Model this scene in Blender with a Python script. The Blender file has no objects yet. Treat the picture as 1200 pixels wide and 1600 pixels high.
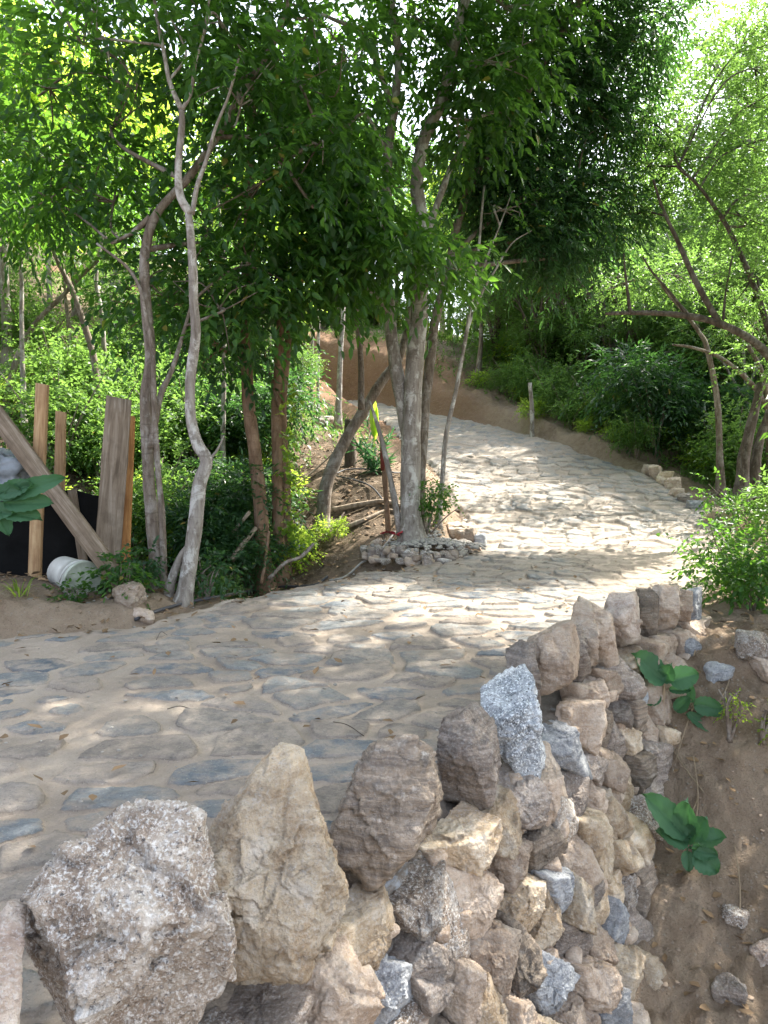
import bpy, math, random
import numpy as np
from math import radians, sin, cos, pi
from mathutils import Vector
rng = np.random.default_rng(7); random.seed(7)
C = bpy.context.scene.collection
scn = bpy.context.scene

# ------------------------------------------------------------------ camera, light, exposure
PITCH = radians(5.44); FPX = 1155.0
cam = bpy.data.cameras.new('camera'); cam.sensor_fit = 'VERTICAL'; cam.sensor_height = 36.0
cam.lens = 36.0*FPX/1600; cam.clip_start = 0.05; cam.clip_end = 1000
camo = bpy.data.objects.new('camera', cam); C.objects.link(camo)
camo.location = (0, 0, 0); camo.rotation_euler = (pi/2-PITCH, 0, 0)
scn.camera = camo
SUN_AZ, SUN_EL = radians(50), radians(50)      # azimuth measured from +Y towards +X
w = bpy.data.worlds.new('World'); scn.world = w; w.use_nodes = True
nt = w.node_tree; nt.nodes.clear()
sky = nt.nodes.new('ShaderNodeTexSky'); sky.sky_type = 'NISHITA'; sky.sun_disc = False
sky.sun_elevation = SUN_EL; sky.sun_rotation = SUN_AZ; sky.dust_density = 3.0; sky.air_density = 1.0
bg = nt.nodes.new('ShaderNodeBackground'); bg.inputs[1].default_value = 0.15
wo = nt.nodes.new('ShaderNodeOutputWorld')
hsv = nt.nodes.new('ShaderNodeHueSaturation'); hsv.inputs['Saturation'].default_value = .55   # hazy, whitish sky
nt.links.new(sky.outputs[0], hsv.inputs['Color']); nt.links.new(hsv.outputs[0], bg.inputs[0]); nt.links.new(bg.outputs[0], wo.inputs[0])
sl = bpy.data.lights.new('sun', 'SUN'); sl.energy = 3.8; sl.angle = radians(0.5); sl.color = (1, .94, .84)
so = bpy.data.objects.new('sun', sl); C.objects.link(so)
sd = Vector((sin(SUN_AZ)*cos(SUN_EL), cos(SUN_AZ)*cos(SUN_EL), sin(SUN_EL)))
so.rotation_euler = sd.to_track_quat('Z', 'Y').to_euler(); so.location = (8, 8, 12)
scn.view_settings.view_transform = 'Standard'; scn.view_settings.look = 'None'
scn.view_settings.exposure = 2.25; scn.view_settings.gamma = 1
cy = scn.cycles
cy.max_bounces = 6; cy.diffuse_bounces = 4; cy.glossy_bounces = 2; cy.transmission_bounces = 4; cy.transparent_max_bounces = 4
cy.use_denoising = True; cy.caustics_reflective = False; cy.caustics_refractive = False
cy.sample_clamp_indirect = 6

# ------------------------------------------------------------------ helpers
def P(px, py, Y):
    a = (px-600)/FPX; b = (800-py)/FPX
    s = Y/(b*sin(PITCH)+cos(PITCH))
    return np.array([a*s, Y, (b*cos(PITCH)-sin(PITCH))*s])

def _hash(ix, iy, iz, seed):
    h = (ix.astype(np.int64)*374761393 + iy.astype(np.int64)*668265263 + iz.astype(np.int64)*2147483647 + seed*1274126177) & 0xffffffff
    h = ((h ^ (h >> 13))*1274126177) & 0xffffffff
    return ((h ^ (h >> 16)) & 0xffffff)/float(0xffffff)
def vn(p, seed=0):
    p = np.asarray(p, dtype=np.float64)
    i = np.floor(p); f = p-i; u = f*f*(3-2*f)
    x, y, z = i[..., 0], i[..., 1], i[..., 2]
    out = 0
    for dx in (0, 1):
        for dy in (0, 1):
            for dz in (0, 1):
                wt = (u[..., 0] if dx else 1-u[..., 0])*(u[..., 1] if dy else 1-u[..., 1])*(u[..., 2] if dz else 1-u[..., 2])
                out = out + wt*_hash(x+dx, y+dy, z+dz, seed)
    return out*2-1
def fbm(p, octv=4, seed=0, gain=.5):
    p = np.asarray(p, dtype=np.float64); a = 1.; s = 0.; t = 0.
    for k in range(octv):
        s = s+a*vn(p*2.03**k+k*17.3, seed+k); t += a; a *= gain
    return s/t
def fbm2(x, y, sc, octv=4, seed=0):
    return fbm(np.stack([x*sc, y*sc, np.full_like(x, seed*1.37)], -1), octv, seed)
def sstep(a, b, x):
    t = np.clip((x-a)/(b-a), 0, 1); return t*t*(3-2*t)

def mesh_np(name, V, F, smooth=True, attrs=None, mats=None, midx=None):
    V = np.asarray(V, dtype=np.float32); me = bpy.data.meshes.new(name)
    Fs = F if isinstance(F, list) else [F]
    Fs = [np.asarray(f, dtype=np.int32) for f in Fs if len(f)]
    loops = np.concatenate([f.ravel() for f in Fs])
    tot = np.concatenate([np.full(len(f), f.shape[1], dtype=np.int32) for f in Fs])
    start = np.concatenate([[0], np.cumsum(tot)[:-1]]).astype(np.int32)
    me.vertices.add(len(V)); me.vertices.foreach_set('co', V.ravel())
    me.loops.add(len(loops)); me.loops.foreach_set('vertex_index', loops)
    me.polygons.add(len(tot)); me.polygons.foreach_set('loop_start', start); me.polygons.foreach_set('loop_total', tot)
    me.update(calc_edges=True)
    if smooth: me.polygons.foreach_set('use_smooth', np.ones(len(tot), dtype=bool))
    for k, v in (attrs or {}).items():
        at = me.attributes.new(k, 'FLOAT', 'POINT'); at.data.foreach_set('value', np.asarray(v, dtype=np.float32))
    for m in (mats or []): me.materials.append(m)
    if midx is not None: me.polygons.foreach_set('material_index', np.asarray(midx, dtype=np.int32))
    return me

def link(name, me, parent=None, origin=None):
    """mesh in world coordinates minus origin"""
    o = bpy.data.objects.new(name, me); C.objects.link(o)
    org = np.zeros(3) if origin is None else np.asarray(origin, dtype=float)
    if parent is not None:
        o.parent = parent
        org = org-np.array(wloc(parent))
    o.location = tuple(org)
    return o
def wloc(o):
    l = Vector(o.location)
    if o.parent: l = l+wloc(o.parent)
    return l
def obj(name, V, F, mat, parent=None, origin=None, smooth=True, attrs=None):
    V = np.asarray(V, dtype=float)
    if origin is None:
        origin = V.mean(0)
    me = mesh_np(name, V-np.asarray(origin), F, smooth, attrs, mat if isinstance(mat, list) else [mat])
    return link(name, me, parent, origin)
def tag(o, label=None, cat=None, group=None, kind=None):
    if label: o['label'] = label
    if cat: o['category'] = cat
    if group: o['group'] = group
    if kind: o['kind'] = kind
    return o
def thing(name, label, cat, loc, group=None):
    o = bpy.data.objects.new(name, None); C.objects.link(o); o.location = tuple(float(v) for v in loc)
    o.empty_display_size = .1
    return tag(o, label, cat, group)
def copy_tree(root, loc, rz=0, sc=1.0, label=None):
    r = root.copy(); C.objects.link(r); r.location = tuple(float(v) for v in loc); r.rotation_euler = (0, 0, rz)
    r.scale = (sc, sc, sc) if not hasattr(sc, '__len__') else sc
    if label: r['label'] = label
    for ch in list(root.children):
        c = ch.copy(); C.objects.link(c); c.parent = r
    return r
def merge(parts):
    """parts: list of (V, F) with same-size faces per F -> V, [F3, F4]"""
    Vs = []; F3 = []; F4 = []; n = 0
    for V, F in parts:
        V = np.asarray(V, dtype=float); Vs.append(V)
        for f in (F if isinstance(F, list) else [F]):
            f = np.asarray(f, dtype=np.int64)
            if len(f) == 0: continue
            (F3 if f.shape[1] == 3 else F4).append(f+n)
        n += len(V)
    out = []
    if F3: out.append(np.concatenate(F3))
    if F4: out.append(np.concatenate(F4))
    return np.concatenate(Vs), out

def catmull(pts, n=6):
    pts = np.asarray(pts, dtype=float)
    if len(pts) < 3:
        t = np.linspace(0, 1, n+1)[:, None]; return pts[0]*(1-t)+pts[-1]*t
    p = np.vstack([2*pts[0]-pts[1], pts, 2*pts[-1]-pts[-2]]); out = []
    for i in range(1, len(p)-2):
        for k in range(n):
            t = k/n
            out.append(.5*((2*p[i])+(-p[i-1]+p[i+1])*t+(2*p[i-1]-5*p[i]+4*p[i+1]-p[i+2])*t*t+(-p[i-1]+3*p[i]-3*p[i+1]+p[i+2])*t**3))
    out.append(pts[-1]); return np.array(out)
def tube(path, r, sides=8, rough=0.0, seed=0, cap=True):
    path = np.asarray(path, dtype=float); n = len(path)
    r = np.interp(np.linspace(0, 1, n), np.linspace(0, 1, len(r)), r) if hasattr(r, '__len__') else np.full(n, r)
    T = np.gradient(path, axis=0); T /= np.linalg.norm(T, axis=1, keepdims=True)+1e-9
    ref = np.array([0, 1., 0]) if abs(T[0][1]) < .8 else np.array([1., 0, 0])
    A = np.zeros_like(path); a = np.cross(T[0], ref); a /= np.linalg.norm(a)
    for i in range(n):
        a = a-T[i]*(a@T[i]); a /= np.linalg.norm(a)+1e-9; A[i] = a
    B = np.cross(T, A)
    th = np.linspace(0, 2*pi, sides, endpoint=False)
    ring = A[:, None, :]*np.cos(th)[None, :, None]+B[:, None, :]*np.sin(th)[None, :, None]
    rr = r[:, None]*np.ones(sides)[None]
    V0 = path[:, None, :]+ring*rr[..., None]
    if rough > 0:
        nz = fbm(V0*[9, 9, 3.]*1.0, 3, seed)
        V0 = V0+ring*(rr*rough*nz)[..., None]
    V = V0.reshape(-1, 3)
    i = np.arange(n-1)[:, None]*sides; j = np.arange(sides)[None]; j2 = (j+1) % sides
    F = np.stack([i+j, i+j2, i+sides+j2, i+sides+j], -1).reshape(-1, 4)
    if cap:
        c0 = len(V); V = np.vstack([V, path[0], path[-1]])
        k = np.arange(sides); k2 = (k+1) % sides
        F3 = np.concatenate([np.stack([np.full(sides, c0), k2, k], -1), np.stack([np.full(sides, c0+1), (n-1)*sides+k, (n-1)*sides+k2], -1)])
        return V, [F3, F]
    return V, F

_ico = {}
def ico(s):
    if s not in _ico:
        import bmesh
        bm = bmesh.new(); bmesh.ops.create_icosphere(bm, subdivisions=s, radius=1)
        V = np.array([v.co[:] for v in bm.verts]); F = np.array([[v.index for v in f.verts] for f in bm.faces]); bm.free()
        V /= np.linalg.norm(V, axis=1, keepdims=True)
        _ico[s] = (V, F)
    return _ico[s]
def rock_mesh(planes, dists, sub=4, sharp=14, amp=.06, freq=3., seed=0, axis=None, lam=.0, lfreq=30):
    """soft intersection of half-spaces round the origin, roughened"""
    D, F = ico(sub)
    N = np.asarray(planes, dtype=float); N = N/np.linalg.norm(N, axis=1, keepdims=True)
    pr = np.maximum(D@N.T, 0)/np.asarray(dists)[None]
    m = pr.max(1, keepdims=True)
    r = 1/(m[:, 0]*((pr/m)**sharp).sum(1)**(1/sharp))
    V = D*r[:, None]; size = np.median(r)
    q = V/size
    # chips: a few step-like facets, then rough noise
    n1 = fbm(q*freq+seed*3.1, 3, seed)
    n2 = fbm(q*freq*4+seed, 4, seed+9, .6)
    rid = 1-np.abs(fbm(q*freq*1.3+seed*7.7, 3, seed+4))*2.2
    n3 = fbm(q*freq*16+seed, 3, seed+19, .7)
    disp = amp*(n1*.75+n2*.38+n3*.22-np.clip(rid-.74, 0, 1)*1.4)
    if axis is not None and lam > 0:
        ax = np.asarray(axis, float); ax /= np.linalg.norm(ax)
        tt = (V@ax)*lfreq+2.5*fbm(q*1.5+5, 3, seed+2)
        f = tt-np.floor(tt)
        disp = disp+lam*(np.abs(f-.35)-.3)*(.5+.5*vn(np.stack([np.floor(tt), tt*0, tt*0], -1), seed))
    rf = np.random.default_rng(seed+5); Dw = unit_(D+.16*np.stack([fbm(q*2.2+k*9+seed, 3, seed+k) for k in (0, 1, 2)], -1))
    for K, am, gr in ((26, 1.0, 1.1), (110, .45, 1.3), (420, .22, 1.5)):
        if len(D) < K*12: continue
        c_ = unit_(rf.normal(0, 1, (K, 3))); j = np.argmax(Dw@c_.T, 1); of = rf.normal(0, .55, K); g_ = rf.normal(0, gr, (K, 3))
        disp = disp+amp*FACET*am*(of[j]*.55+((Dw-c_[j])*g_[j]).sum(1)*K**.5*.22)
    V = V+D*(np.clip(disp, -.35, .35)*size)[:, None]
    return V, F
FACET = 1.0
def unit_(v): return v/(np.linalg.norm(v, axis=-1, keepdims=True)+1e-9)
def box_planes(w, d, h, n=6, rs=None, bev=.8):
    """half widths, plus random corner cuts"""
    rs = rs or rng
    N = [(1, 0, 0), (-1, 0, 0), (0, 1, 0), (0, -1, 0), (0, 0, 1), (0, 0, -1)]
    Dd = [w, w, d, d, h, h]
    N = [np.array(v)+rs.normal(0, .13, 3) for v in N]
    for k in range(n):
        v = rs.normal(0, 1, 3); v /= np.linalg.norm(v)
        sup = abs(v[0])*w+abs(v[1])*d+abs(v[2])*h
        N.append(v); Dd.append(sup*rs.uniform(bev-.12, bev+.08))
    return np.array(N), np.array(Dd)
def rotz(V, a):
    c, s = cos(a), sin(a); V = np.asarray(V, float); o = V.copy()
    o[..., 0] = V[..., 0]*c-V[..., 1]*s; o[..., 1] = V[..., 0]*s+V[..., 1]*c; return o

# ------------------------------------------------------------------ materials
class NT:
    def __init__(s, name):
        s.m = bpy.data.materials.new(name); s.m.use_nodes = True; s.t = s.m.node_tree; s.t.nodes.clear()
        s.out = s.n('ShaderNodeOutputMaterial')
    def n(s, typ, **kw):
        nd = s.t.nodes.new(typ)
        for k, v in kw.items():
            if k.startswith('i_'): nd.inputs[int(k[2:])].default_value = v
            else: setattr(nd, k, v)
        return nd
    def l(s, a, b): s.t.links.new(a, b)
    def coord(s, kind='Object', rand=True, scale=(1, 1, 1), rot=(0, 0, 0)):
        tc = s.n('ShaderNodeTexCoord'); v = tc.outputs[kind]
        if rand:
            oi = s.n('ShaderNodeObjectInfo'); mu = s.n('ShaderNodeVectorMath', operation='SCALE'); co = s.n('ShaderNodeCombineXYZ')
            for k in range(3): s.l(oi.outputs['Random'], co.inputs[k])
            s.l(co.outputs[0], mu.inputs[0]); mu.inputs['Scale'].default_value = 37.0
            ad = s.n('ShaderNodeVectorMath', operation='ADD'); s.l(v, ad.inputs[0]); s.l(mu.outputs[0], ad.inputs[1]); v = ad.outputs[0]
        mp = s.n('ShaderNodeMapping'); mp.inputs['Scale'].default_value = scale; mp.inputs['Rotation'].default_value = rot
        s.l(v, mp.inputs[0]); return mp.outputs[0]
    def noise(s, vec, scale, detail=5, rough=.6, dist=0):
        nd = s.n('ShaderNodeTexNoise'); nd.inputs['Scale'].default_value = scale; nd.inputs['Detail'].default_value = detail
        nd.inputs['Roughness'].default_value = rough; nd.inputs['Distortion'].default_value = dist; s.l(vec, nd.inputs['Vector']); return nd.outputs[0]
    def ramp(s, fac, stops, interp='LINEAR'):
        r = s.n('ShaderNodeValToRGB'); r.color_ramp.interpolation = interp; e = r.color_ramp.elements
        while len(e) < len(stops): e.new(.5)
        for k, (p, c) in enumerate(stops):
            e[k].position = p; e[k].color = (*c, 1) if len(c) == 3 else c
        s.l(fac, r.inputs[0]); return r.outputs[0]
    def rampf(s, fac, a, b):
        r = s.n('ShaderNodeMapRange'); r.inputs[1].default_value = a; r.inputs[2].default_value = b; s.l(fac, r.inputs[0]); return r.outputs[0]
    def mix(s, fac, a, b, mode='MIX'):
        m = s.n('ShaderNodeMix', data_type='RGBA', blend_type=mode)
        for v, i in ((fac, 0), (a, 6), (b, 7)):
            if isinstance(v, (int, float)): m.inputs[i].default_value = v
            elif isinstance(v, tuple): m.inputs[i].default_value = (*v, 1)
            else: s.l(v, m.inputs[i])
        return m.outputs[2]
    def math(s, op, a, b=0.0):
        m = s.n('ShaderNodeMath', operation=op)
        for v, i in ((a, 0), (b, 1)):
            if isinstance(v, (int, float)): m.inputs[i].default_value = v
            else: s.l(v, m.inputs[i])
        return m.outputs[0]
    def attr(s, name):
        a = s.n('ShaderNodeAttribute', attribute_name=name); return a.outputs['Fac']
    def bump(s, h, strength=.5, dist=.01, nrm=None):
        b = s.n('ShaderNodeBump'); b.inputs['Strength'].default_value = strength; b.inputs['Distance'].default_value = dist
        s.l(h, b.inputs['Height'])
        if nrm is not None: s.l(nrm, b.inputs['Normal'])
        return b.outputs[0]
    def bsdf(s, col, rough=.85, spec=.3, nrm=None):
        b = s.n('ShaderNodeBsdfPrincipled')
        for v, i in ((col, 'Base Color'), (rough, 'Roughness'), (spec, 'Specular IOR Level')):
            if isinstance(v, tuple): b.inputs[i].default_value = (*v, 1)
            elif isinstance(v, (int, float)): b.inputs[i].default_value = v
            else: s.l(v, b.inputs[i])
        if nrm is not None: s.l(nrm, b.inputs['Normal'])
        return b.outputs[0]
    def done(s, sh):
        s.l(sh, s.out.inputs[0]); return s.m

def rock_mat(name, cols, speck=.0, speckc=(.55, .55, .55), darkc=(.03, .03, .035), scale=7., band=0., rough=.8, lichen=0., rot=(.4, .7, 0), tintv=.36):
    """cols: 4 colours from dark to light across a large noise"""
    t = NT(name); v = t.coord()
    big = t.noise(v, scale, 6, .62, .6)
    c = t.ramp(big, [(.28, cols[0]), (.43, cols[1]), (.56, cols[2]), (.72, cols[3])])
    if band > 0:
        vb = t.coord(scale=(3, 3, 42), rot=rot); nb = t.noise(vb, 1.6, 6, .65, .5)
        c = t.mix(band, c, t.ramp(nb, [(.3, darkc), (.48, cols[1]), (.6, cols[2]), (.7, cols[3])]))
    fine = t.noise(v, 110, 4, .7)
    if speck > 0:
        vo = t.n('ShaderNodeTexVoronoi'); vo.inputs['Scale'].default_value = 170; t.l(v, vo.inputs['Vector'])
        c = t.mix(t.math('MULTIPLY', t.rampf(fine, .5, .62), speck), c, speckc)
        f2 = t.noise(v, 75, 4, .7)
        c = t.mix(t.math('MULTIPLY', t.rampf(f2, .56, .66), speck), c, darkc)
        c = t.mix(t.math('MULTIPLY', t.rampf(vo.outputs['Distance'], .25, .05), speck*.6), c, speckc)
    if lichen > 0:
        ln = t.noise(v, 5, 7, .75, .3)
        c = t.mix(t.math('MULTIPLY', t.rampf(ln, .56, .66), lichen), c, (.52, .51, .48))
    # dark cracks
    cr = t.noise(v, 13, 6, .75, .2); cr2 = t.math('ABSOLUTE', t.math('SUBTRACT', cr, .5))
    c = t.mix(t.math('MULTIPLY', t.rampf(t.noise(v, 17, 7, .8), .40, .30), .75), c, darkc)
    c = t.mix(t.math('MULTIPLY', t.rampf(t.noise(v, 22, 7, .8), .58, .70), .55), c, (.56, .53, .49))
    oi = t.n('ShaderNodeObjectInfo')
    hs = t.n('ShaderNodeHueSaturation'); hs.inputs['Saturation'].default_value = .82
    t.l(t.math('ADD', t.math('MULTIPLY', oi.outputs['Random'], tintv*2), 1.26-tintv), hs.inputs['Value']); t.l(c, hs.inputs['Color'])
    med = t.noise(v, 28, 6, .65)
    b1 = t.bump(med, .9, .03); b2 = t.bump(fine, .9, .007, b1)
    b3 = t.bump(t.rampf(cr2, .0, .03), .2, .006, b2)
    return t.done(t.bsdf(hs.outputs[0], t.rampf(med, -.4, 1.3) if False else rough, .35, b3))

M = {}
M['granite'] = rock_mat('granite', [(.09, .06, .038), (.20, .145, .10), (.31, .25, .19), (.47, .43, .38)], .8, (.55, .53, .50), scale=6, lichen=.6)
M['quartz'] = rock_mat('quartz', [(.13, .085, .045), (.36, .24, .12), (.52, .41, .27), (.66, .60, .52)], .25, scale=6, lichen=.3, band=.25, darkc=(.10, .085, .06))
M['schist'] = rock_mat('schist', [(.07, .055, .045), (.17, .13, .10), (.28, .22, .17), (.42, .37, .32)], .2, scale=7, band=.6, darkc=(.04, .035, .03), lichen=.2)
M['slate'] = rock_mat('slate', [(.08, .09, .10), (.17, .18, .20), (.27, .28, .29), (.42, .43, .43)], .3, scale=8, band=.5, darkc=(.04, .045, .05), lichen=.3)
M['bluegranite'] = rock_mat('blue_granite', [(.08, .09, .10), (.17, .19, .21), (.28, .30, .32), (.46, .48, .49)], 1., (.55, .58, .6), scale=10)
M['tan'] = rock_mat('tan_stone', [(.20, .13, .08), (.32, .22, .14), (.42, .32, .23), (.52, .44, .35)], .2, scale=7, band=.3, darkc=(.10, .07, .05), lichen=.15)
M['pink'] = rock_mat('pink_stone', [(.19, .12, .085), (.31, .225, .165), (.41, .325, .25), (.54, .47, .385)], .3, scale=8, darkc=(.11, .06, .05))
M['rusty'] = rock_mat('rusty_stone', [(.05, .045, .04), (.15, .115, .08), (.27, .20, .135), (.38, .33, .28)], .1, scale=5, band=.65, darkc=(.035, .03, .035))

def mortar_mat():
    t = NT('mortar'); v = t.coord(rand=False)
    a = t.noise(v, 6, 6, .7); f = t.noise(v, 60, 5, .7)
    c = t.ramp(a, [(.35, (.09, .075, .06)), (.55, (.20, .17, .14)), (.66, (.36, .39, .42))])
    return t.done(t.bsdf(c, .9, .2, t.bump(f, .8, .012, t.bump(a, .6, .04))))
M['mortar'] = mortar_mat()

def ground_mat():
    t = NT('dirt'); v = t.coord(rand=False)
    a = t.noise(v, .9, 6, .65); b = t.noise(v, 9, 6, .7); f = t.noise(v, 70, 5, .75)
    c = t.ramp(a, [(.3, (.17, .122, .082)), (.5, (.27, .20, .14)), (.7, (.37, .285, .21))])
    c = t.mix(t.math('MULTIPLY', t.rampf(b, .42, .62), .45), c, (.40, .32, .235))
    c = t.mix(t.math('MULTIPLY', t.attr('bank'), .75), c, t.mix(a, (.17, .09, .05), (.34, .2, .12)))
    c = t.mix(t.math('MULTIPLY', t.attr('litter'), t.rampf(b, .3, .55)), c, (.075, .055, .035))
    # pebbles
    vo = t.n('ShaderNodeTexVoronoi'); vo.inputs['Scale'].default_value = 38; t.l(v, vo.inputs['Vector'])
    pb = t.math('MULTIPLY', t.rampf(vo.outputs['Distance'], .32, .2), t.rampf(t.noise(v, 14, 3), .5, .6))
    c = t.mix(t.math('MULTIPLY', pb, .6), c, (.38, .34, .29))
    gr = t.math('MULTIPLY', t.rampf(t.noise(v, 130, 3, .6), .6, .68), .6); c = t.mix(gr, c, (.07, .055, .04)); g2 = t.math('MULTIPLY', t.rampf(t.noise(v, 95, 4, .7), .39, .3), .5); c = t.mix(g2, c, (.46, .40, .33))
    n = t.bump(b, .9, .06); n = t.bump(t.noise(v, 30, 5, .7), .8, .03, n); n = t.bump(f, .9, .014, n); n = t.bump(pb, .6, .01, n)
    return t.done(t.bsdf(c, .95, .15, n))
M['dirt'] = ground_mat()

def road_mat():
    t = NT('road_stone_and_sand'); v = t.coord(rand=False)
    st = t.attr('stone'); ti = t.attr('tint'); far = t.attr('far')
    big = t.noise(v, 1.1, 5, .6); b = t.noise(v, 12, 6, .7); f = t.noise(v, 90, 5, .75)
    sand = t.ramp(big, [(.3, (.255, .21, .165)), (.5, (.335, .28, .225)), (.7, (.41, .35, .285))])
    sand = t.mix(t.math('MULTIPLY', t.rampf(f, .5, .7), .3), sand, (.17, .13, .10))
    near = t.ramp(ti, [(0, (.115, .135, .155)), (.3, (.16, .18, .195)), (.55, (.215, .22, .21)), (.75, (.22, .19, .16)), (1, (.33, .29, .25))])
    fars = t.ramp(ti, [(0, (.17, .18, .18)), (.35, (.24, .23, .21)), (.7, (.30, .265, .22)), (1, (.37, .33, .28))])
    sc = t.mix(far, near, fars)
    vs = t.coord(rand=False, scale=(5, 13, 13), rot=(0, 0, .35)); str_ = t.noise(vs, 3.0, 7, .72, .9)
    sc = t.mix(t.math('MULTIPLY', t.rampf(str_, .5, .3), .55), sc, (.07, .075, .08)); sc = t.mix(t.math('MULTIPLY', t.rampf(str_, .56, .72), .4), sc, (.45, .44, .41))
    sc = t.mix(t.math('MULTIPLY', t.rampf(f, .52, .64), .3), sc, (.06, .06, .06))
    dust = t.math('MULTIPLY', t.rampf(t.noise(v, 6, 6, .7),   .42, .60), .8)
    sc = t.mix(dust, sc, sand)
    e0 = t.math('ADD', st, t.math('MULTIPLY', t.math('SUBTRACT', t.noise(v, 26, 5, .7), .5), .8))
    edge = t.rampf(e0, .42, .58)
    c = t.mix(edge, sand, sc)
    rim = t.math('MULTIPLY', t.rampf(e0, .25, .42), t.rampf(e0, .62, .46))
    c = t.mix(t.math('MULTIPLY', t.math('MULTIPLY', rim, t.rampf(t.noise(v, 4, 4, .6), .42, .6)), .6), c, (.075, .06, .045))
    grit = t.math('MULTIPLY', t.rampf(t.noise(v, 150, 3, .6), .62, .7), .55); c = t.mix(grit, c, (.10, .085, .07))
    g2 = t.math('MULTIPLY', t.rampf(t.noise(v, 120, 3, .6, .2), .38, .3), .45); c = t.mix(g2, c, (.5, .46, .40))
    n = t.bump(e0, .5, .012); n = t.bump(b, .6, .02, n); n = t.bump(str_, .6, .014, n); n = t.bump(f, .9, .006, n)
    return t.done(t.bsdf(c, .85, .25, n))
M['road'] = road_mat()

def bark_mat(name, c0, c1, c2, lich=.5, vscale=(14, 14, 3)):
    t = NT(name); v = t.coord(scale=(1, 1, 1)); vs = t.coord(scale=vscale)
    a = t.noise(vs, 1.6, 6, .65, .3); l = t.noise(t.coord(scale=(1, 1, .6)), 9, 6, .7, .5)
    c = t.ramp(a, [(.3, c0), (.5, c1), (.7, c2)])
    c = t.mix(t.math('MULTIPLY', t.rampf(l, .5, .6), lich), c, (.52, .50, .46))
    c = t.mix(t.math('MULTIPLY', t.rampf(t.noise(t.coord(scale=(1, 1, .8)), 22, 5, .75), .56, .64), .6), c, c0)
    k = t.noise(t.coord(scale=(4, 4, 30)), 1.2, 4, .6)
    c = t.mix(t.math('MULTIPLY', t.rampf(k, .58, .66), .45), c, c0)
    n = t.bump(a, .8, .012); n = t.bump(t.noise(v, 60, 4, .7), .5, .004, n)
    return t.done(t.bsdf(c, .9, .2, n))
M['bark_pale'] = bark_mat('bark_pale', (.13, .105, .085), (.25, .22, .19), (.36, .33, .29), .85)
M['bark_red'] = bark_mat('bark_red', (.10, .06, .035), (.21, .13, .08), (.30, .20, .13), .08)
M['bark_brown'] = bark_mat('bark_brown', (.08, .06, .045), (.17, .135, .105), (.27, .23, .19), .3)
M['bark_dark'] = bark_mat('bark_dark', (.045, .035, .027), (.09, .07, .055), (.16, .13, .105), .15)
M['deadwood'] = bark_mat('deadwood', (.14, .10, .07), (.28, .22, .16), (.42, .36, .29), .1)

def leaf_mat(name, c0, c1, tr, gloss=.35, ts=.45, rough=.42):
    t = NT(name); ti = t.attr('tint')
    oi = t.n('ShaderNodeObjectInfo')
    v = t.coord(rand=False)
    k = t.math('ADD', t.math('MULTIPLY', ti, .75), t.math('MULTIPLY', oi.outputs['Random'], .25))
    c = t.ramp(k, [(0, c0), (1, c1)])
    old = t.math('GREATER_THAN', ti, .985)
    c = t.mix(old, c, (.26, .19, .04))
    b = t.bsdf(c, rough, gloss)
    tb = t.n('ShaderNodeBsdfTranslucent'); tc = t.mix(k, tr, tuple(min(1, x*1.5) for x in tr)); t.l(tc, tb.inputs[0])
    mx = t.n('ShaderNodeMixShader'); mx.inputs[0].default_value = ts; t.l(b, mx.inputs[1]); t.l(tb.outputs[0], mx.inputs[2])
    return t.done(mx.outputs[0])
M['leaf_broad'] = leaf_mat('leaf_broad', (.018, .056, .019), (.040, .108, .026), (.14, .31, .03), ts=.46)
M['leaf_dark'] = leaf_mat('leaf_dark', (.020, .055, .026), (.040, .095, .036), (.08, .20, .035), ts=.38)
M['leaf_light'] = leaf_mat('leaf_light', (.048, .105, .032), (.09, .17, .045), (.19, .34, .06), ts=.5)
M['leaf_yellow'] = leaf_mat('leaf_yellow', (.08, .155, .025), (.13, .22, .035), (.40, .56, .06), ts=.6)
M['leaf_big'] = leaf_mat('leaf_big', (.035, .10, .05), (.085, .19, .095), (.09, .26, .07), ts=.3, rough=.62)
def plain(name, col, rough=.7, var=.25, scale=20, spec=.3, stretch=(1, 1, 1), bumpd=.004):
    t = NT(name); v = t.coord(scale=stretch); a = t.noise(v, scale, 6, .65, .3)
    lo = tuple(x*(1-var) for x in col); hi = tuple(min(1, x*(1+var)) for x in col)
    c = t.ramp(a, [(.3, lo), (.7, hi)])
    return t.done(t.bsdf(c, rough, spec, t.bump(a, .5, bumpd)))
def wood_mat(name, c0, c1, c2):
    t = NT(name); v = t.coord(scale=(26, 26, 1.6)); a = t.noise(v, 1.5, 7, .65, .8); s = t.noise(t.coord(), 7, 5, .6)
    c = t.ramp(a, [(.3, c0), (.5, c1), (.68, c2)])
    c = t.mix(t.math('MULTIPLY', t.rampf(s, .5, .66), .4), c, c0)
    return t.done(t.bsdf(c, .8, .25, t.bump(a, .5, .004)))
M['wood_new'] = wood_mat('sawn_timber', (.22, .12, .06), (.40, .25, .13), (.52, .36, .20))
M['wood_grey'] = wood_mat('weathered_timber', (.10, .072, .048), (.20, .15, .105), (.31, .25, .19))
M['wood_orange'] = wood_mat('orange_timber', (.22, .09, .03), (.42, .20, .07), (.55, .30, .12))
M['black'] = plain('black_plastic_sheet', (.006, .006, .006), .8, .4, 6, .15, bumpd=.03)
M['tarp'] = plain('grey_tarp', (.20, .22, .24), .45, .3, 5, .5, bumpd=.03)
M['hose'] = plain('hose_plastic', (.06, .06, .065), .5, .3, 10)
M['hose_pale'] = plain('pale_hose_plastic', (.34, .32, .29), .5, .3, 10)
M['white_plastic'] = plain('white_plastic', (.52, .52, .48), .45, .3, 5, .5)
M['lid'] = plain('bucket_lid', (.40, .43, .36), .5, .4, 9, .4)
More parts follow.
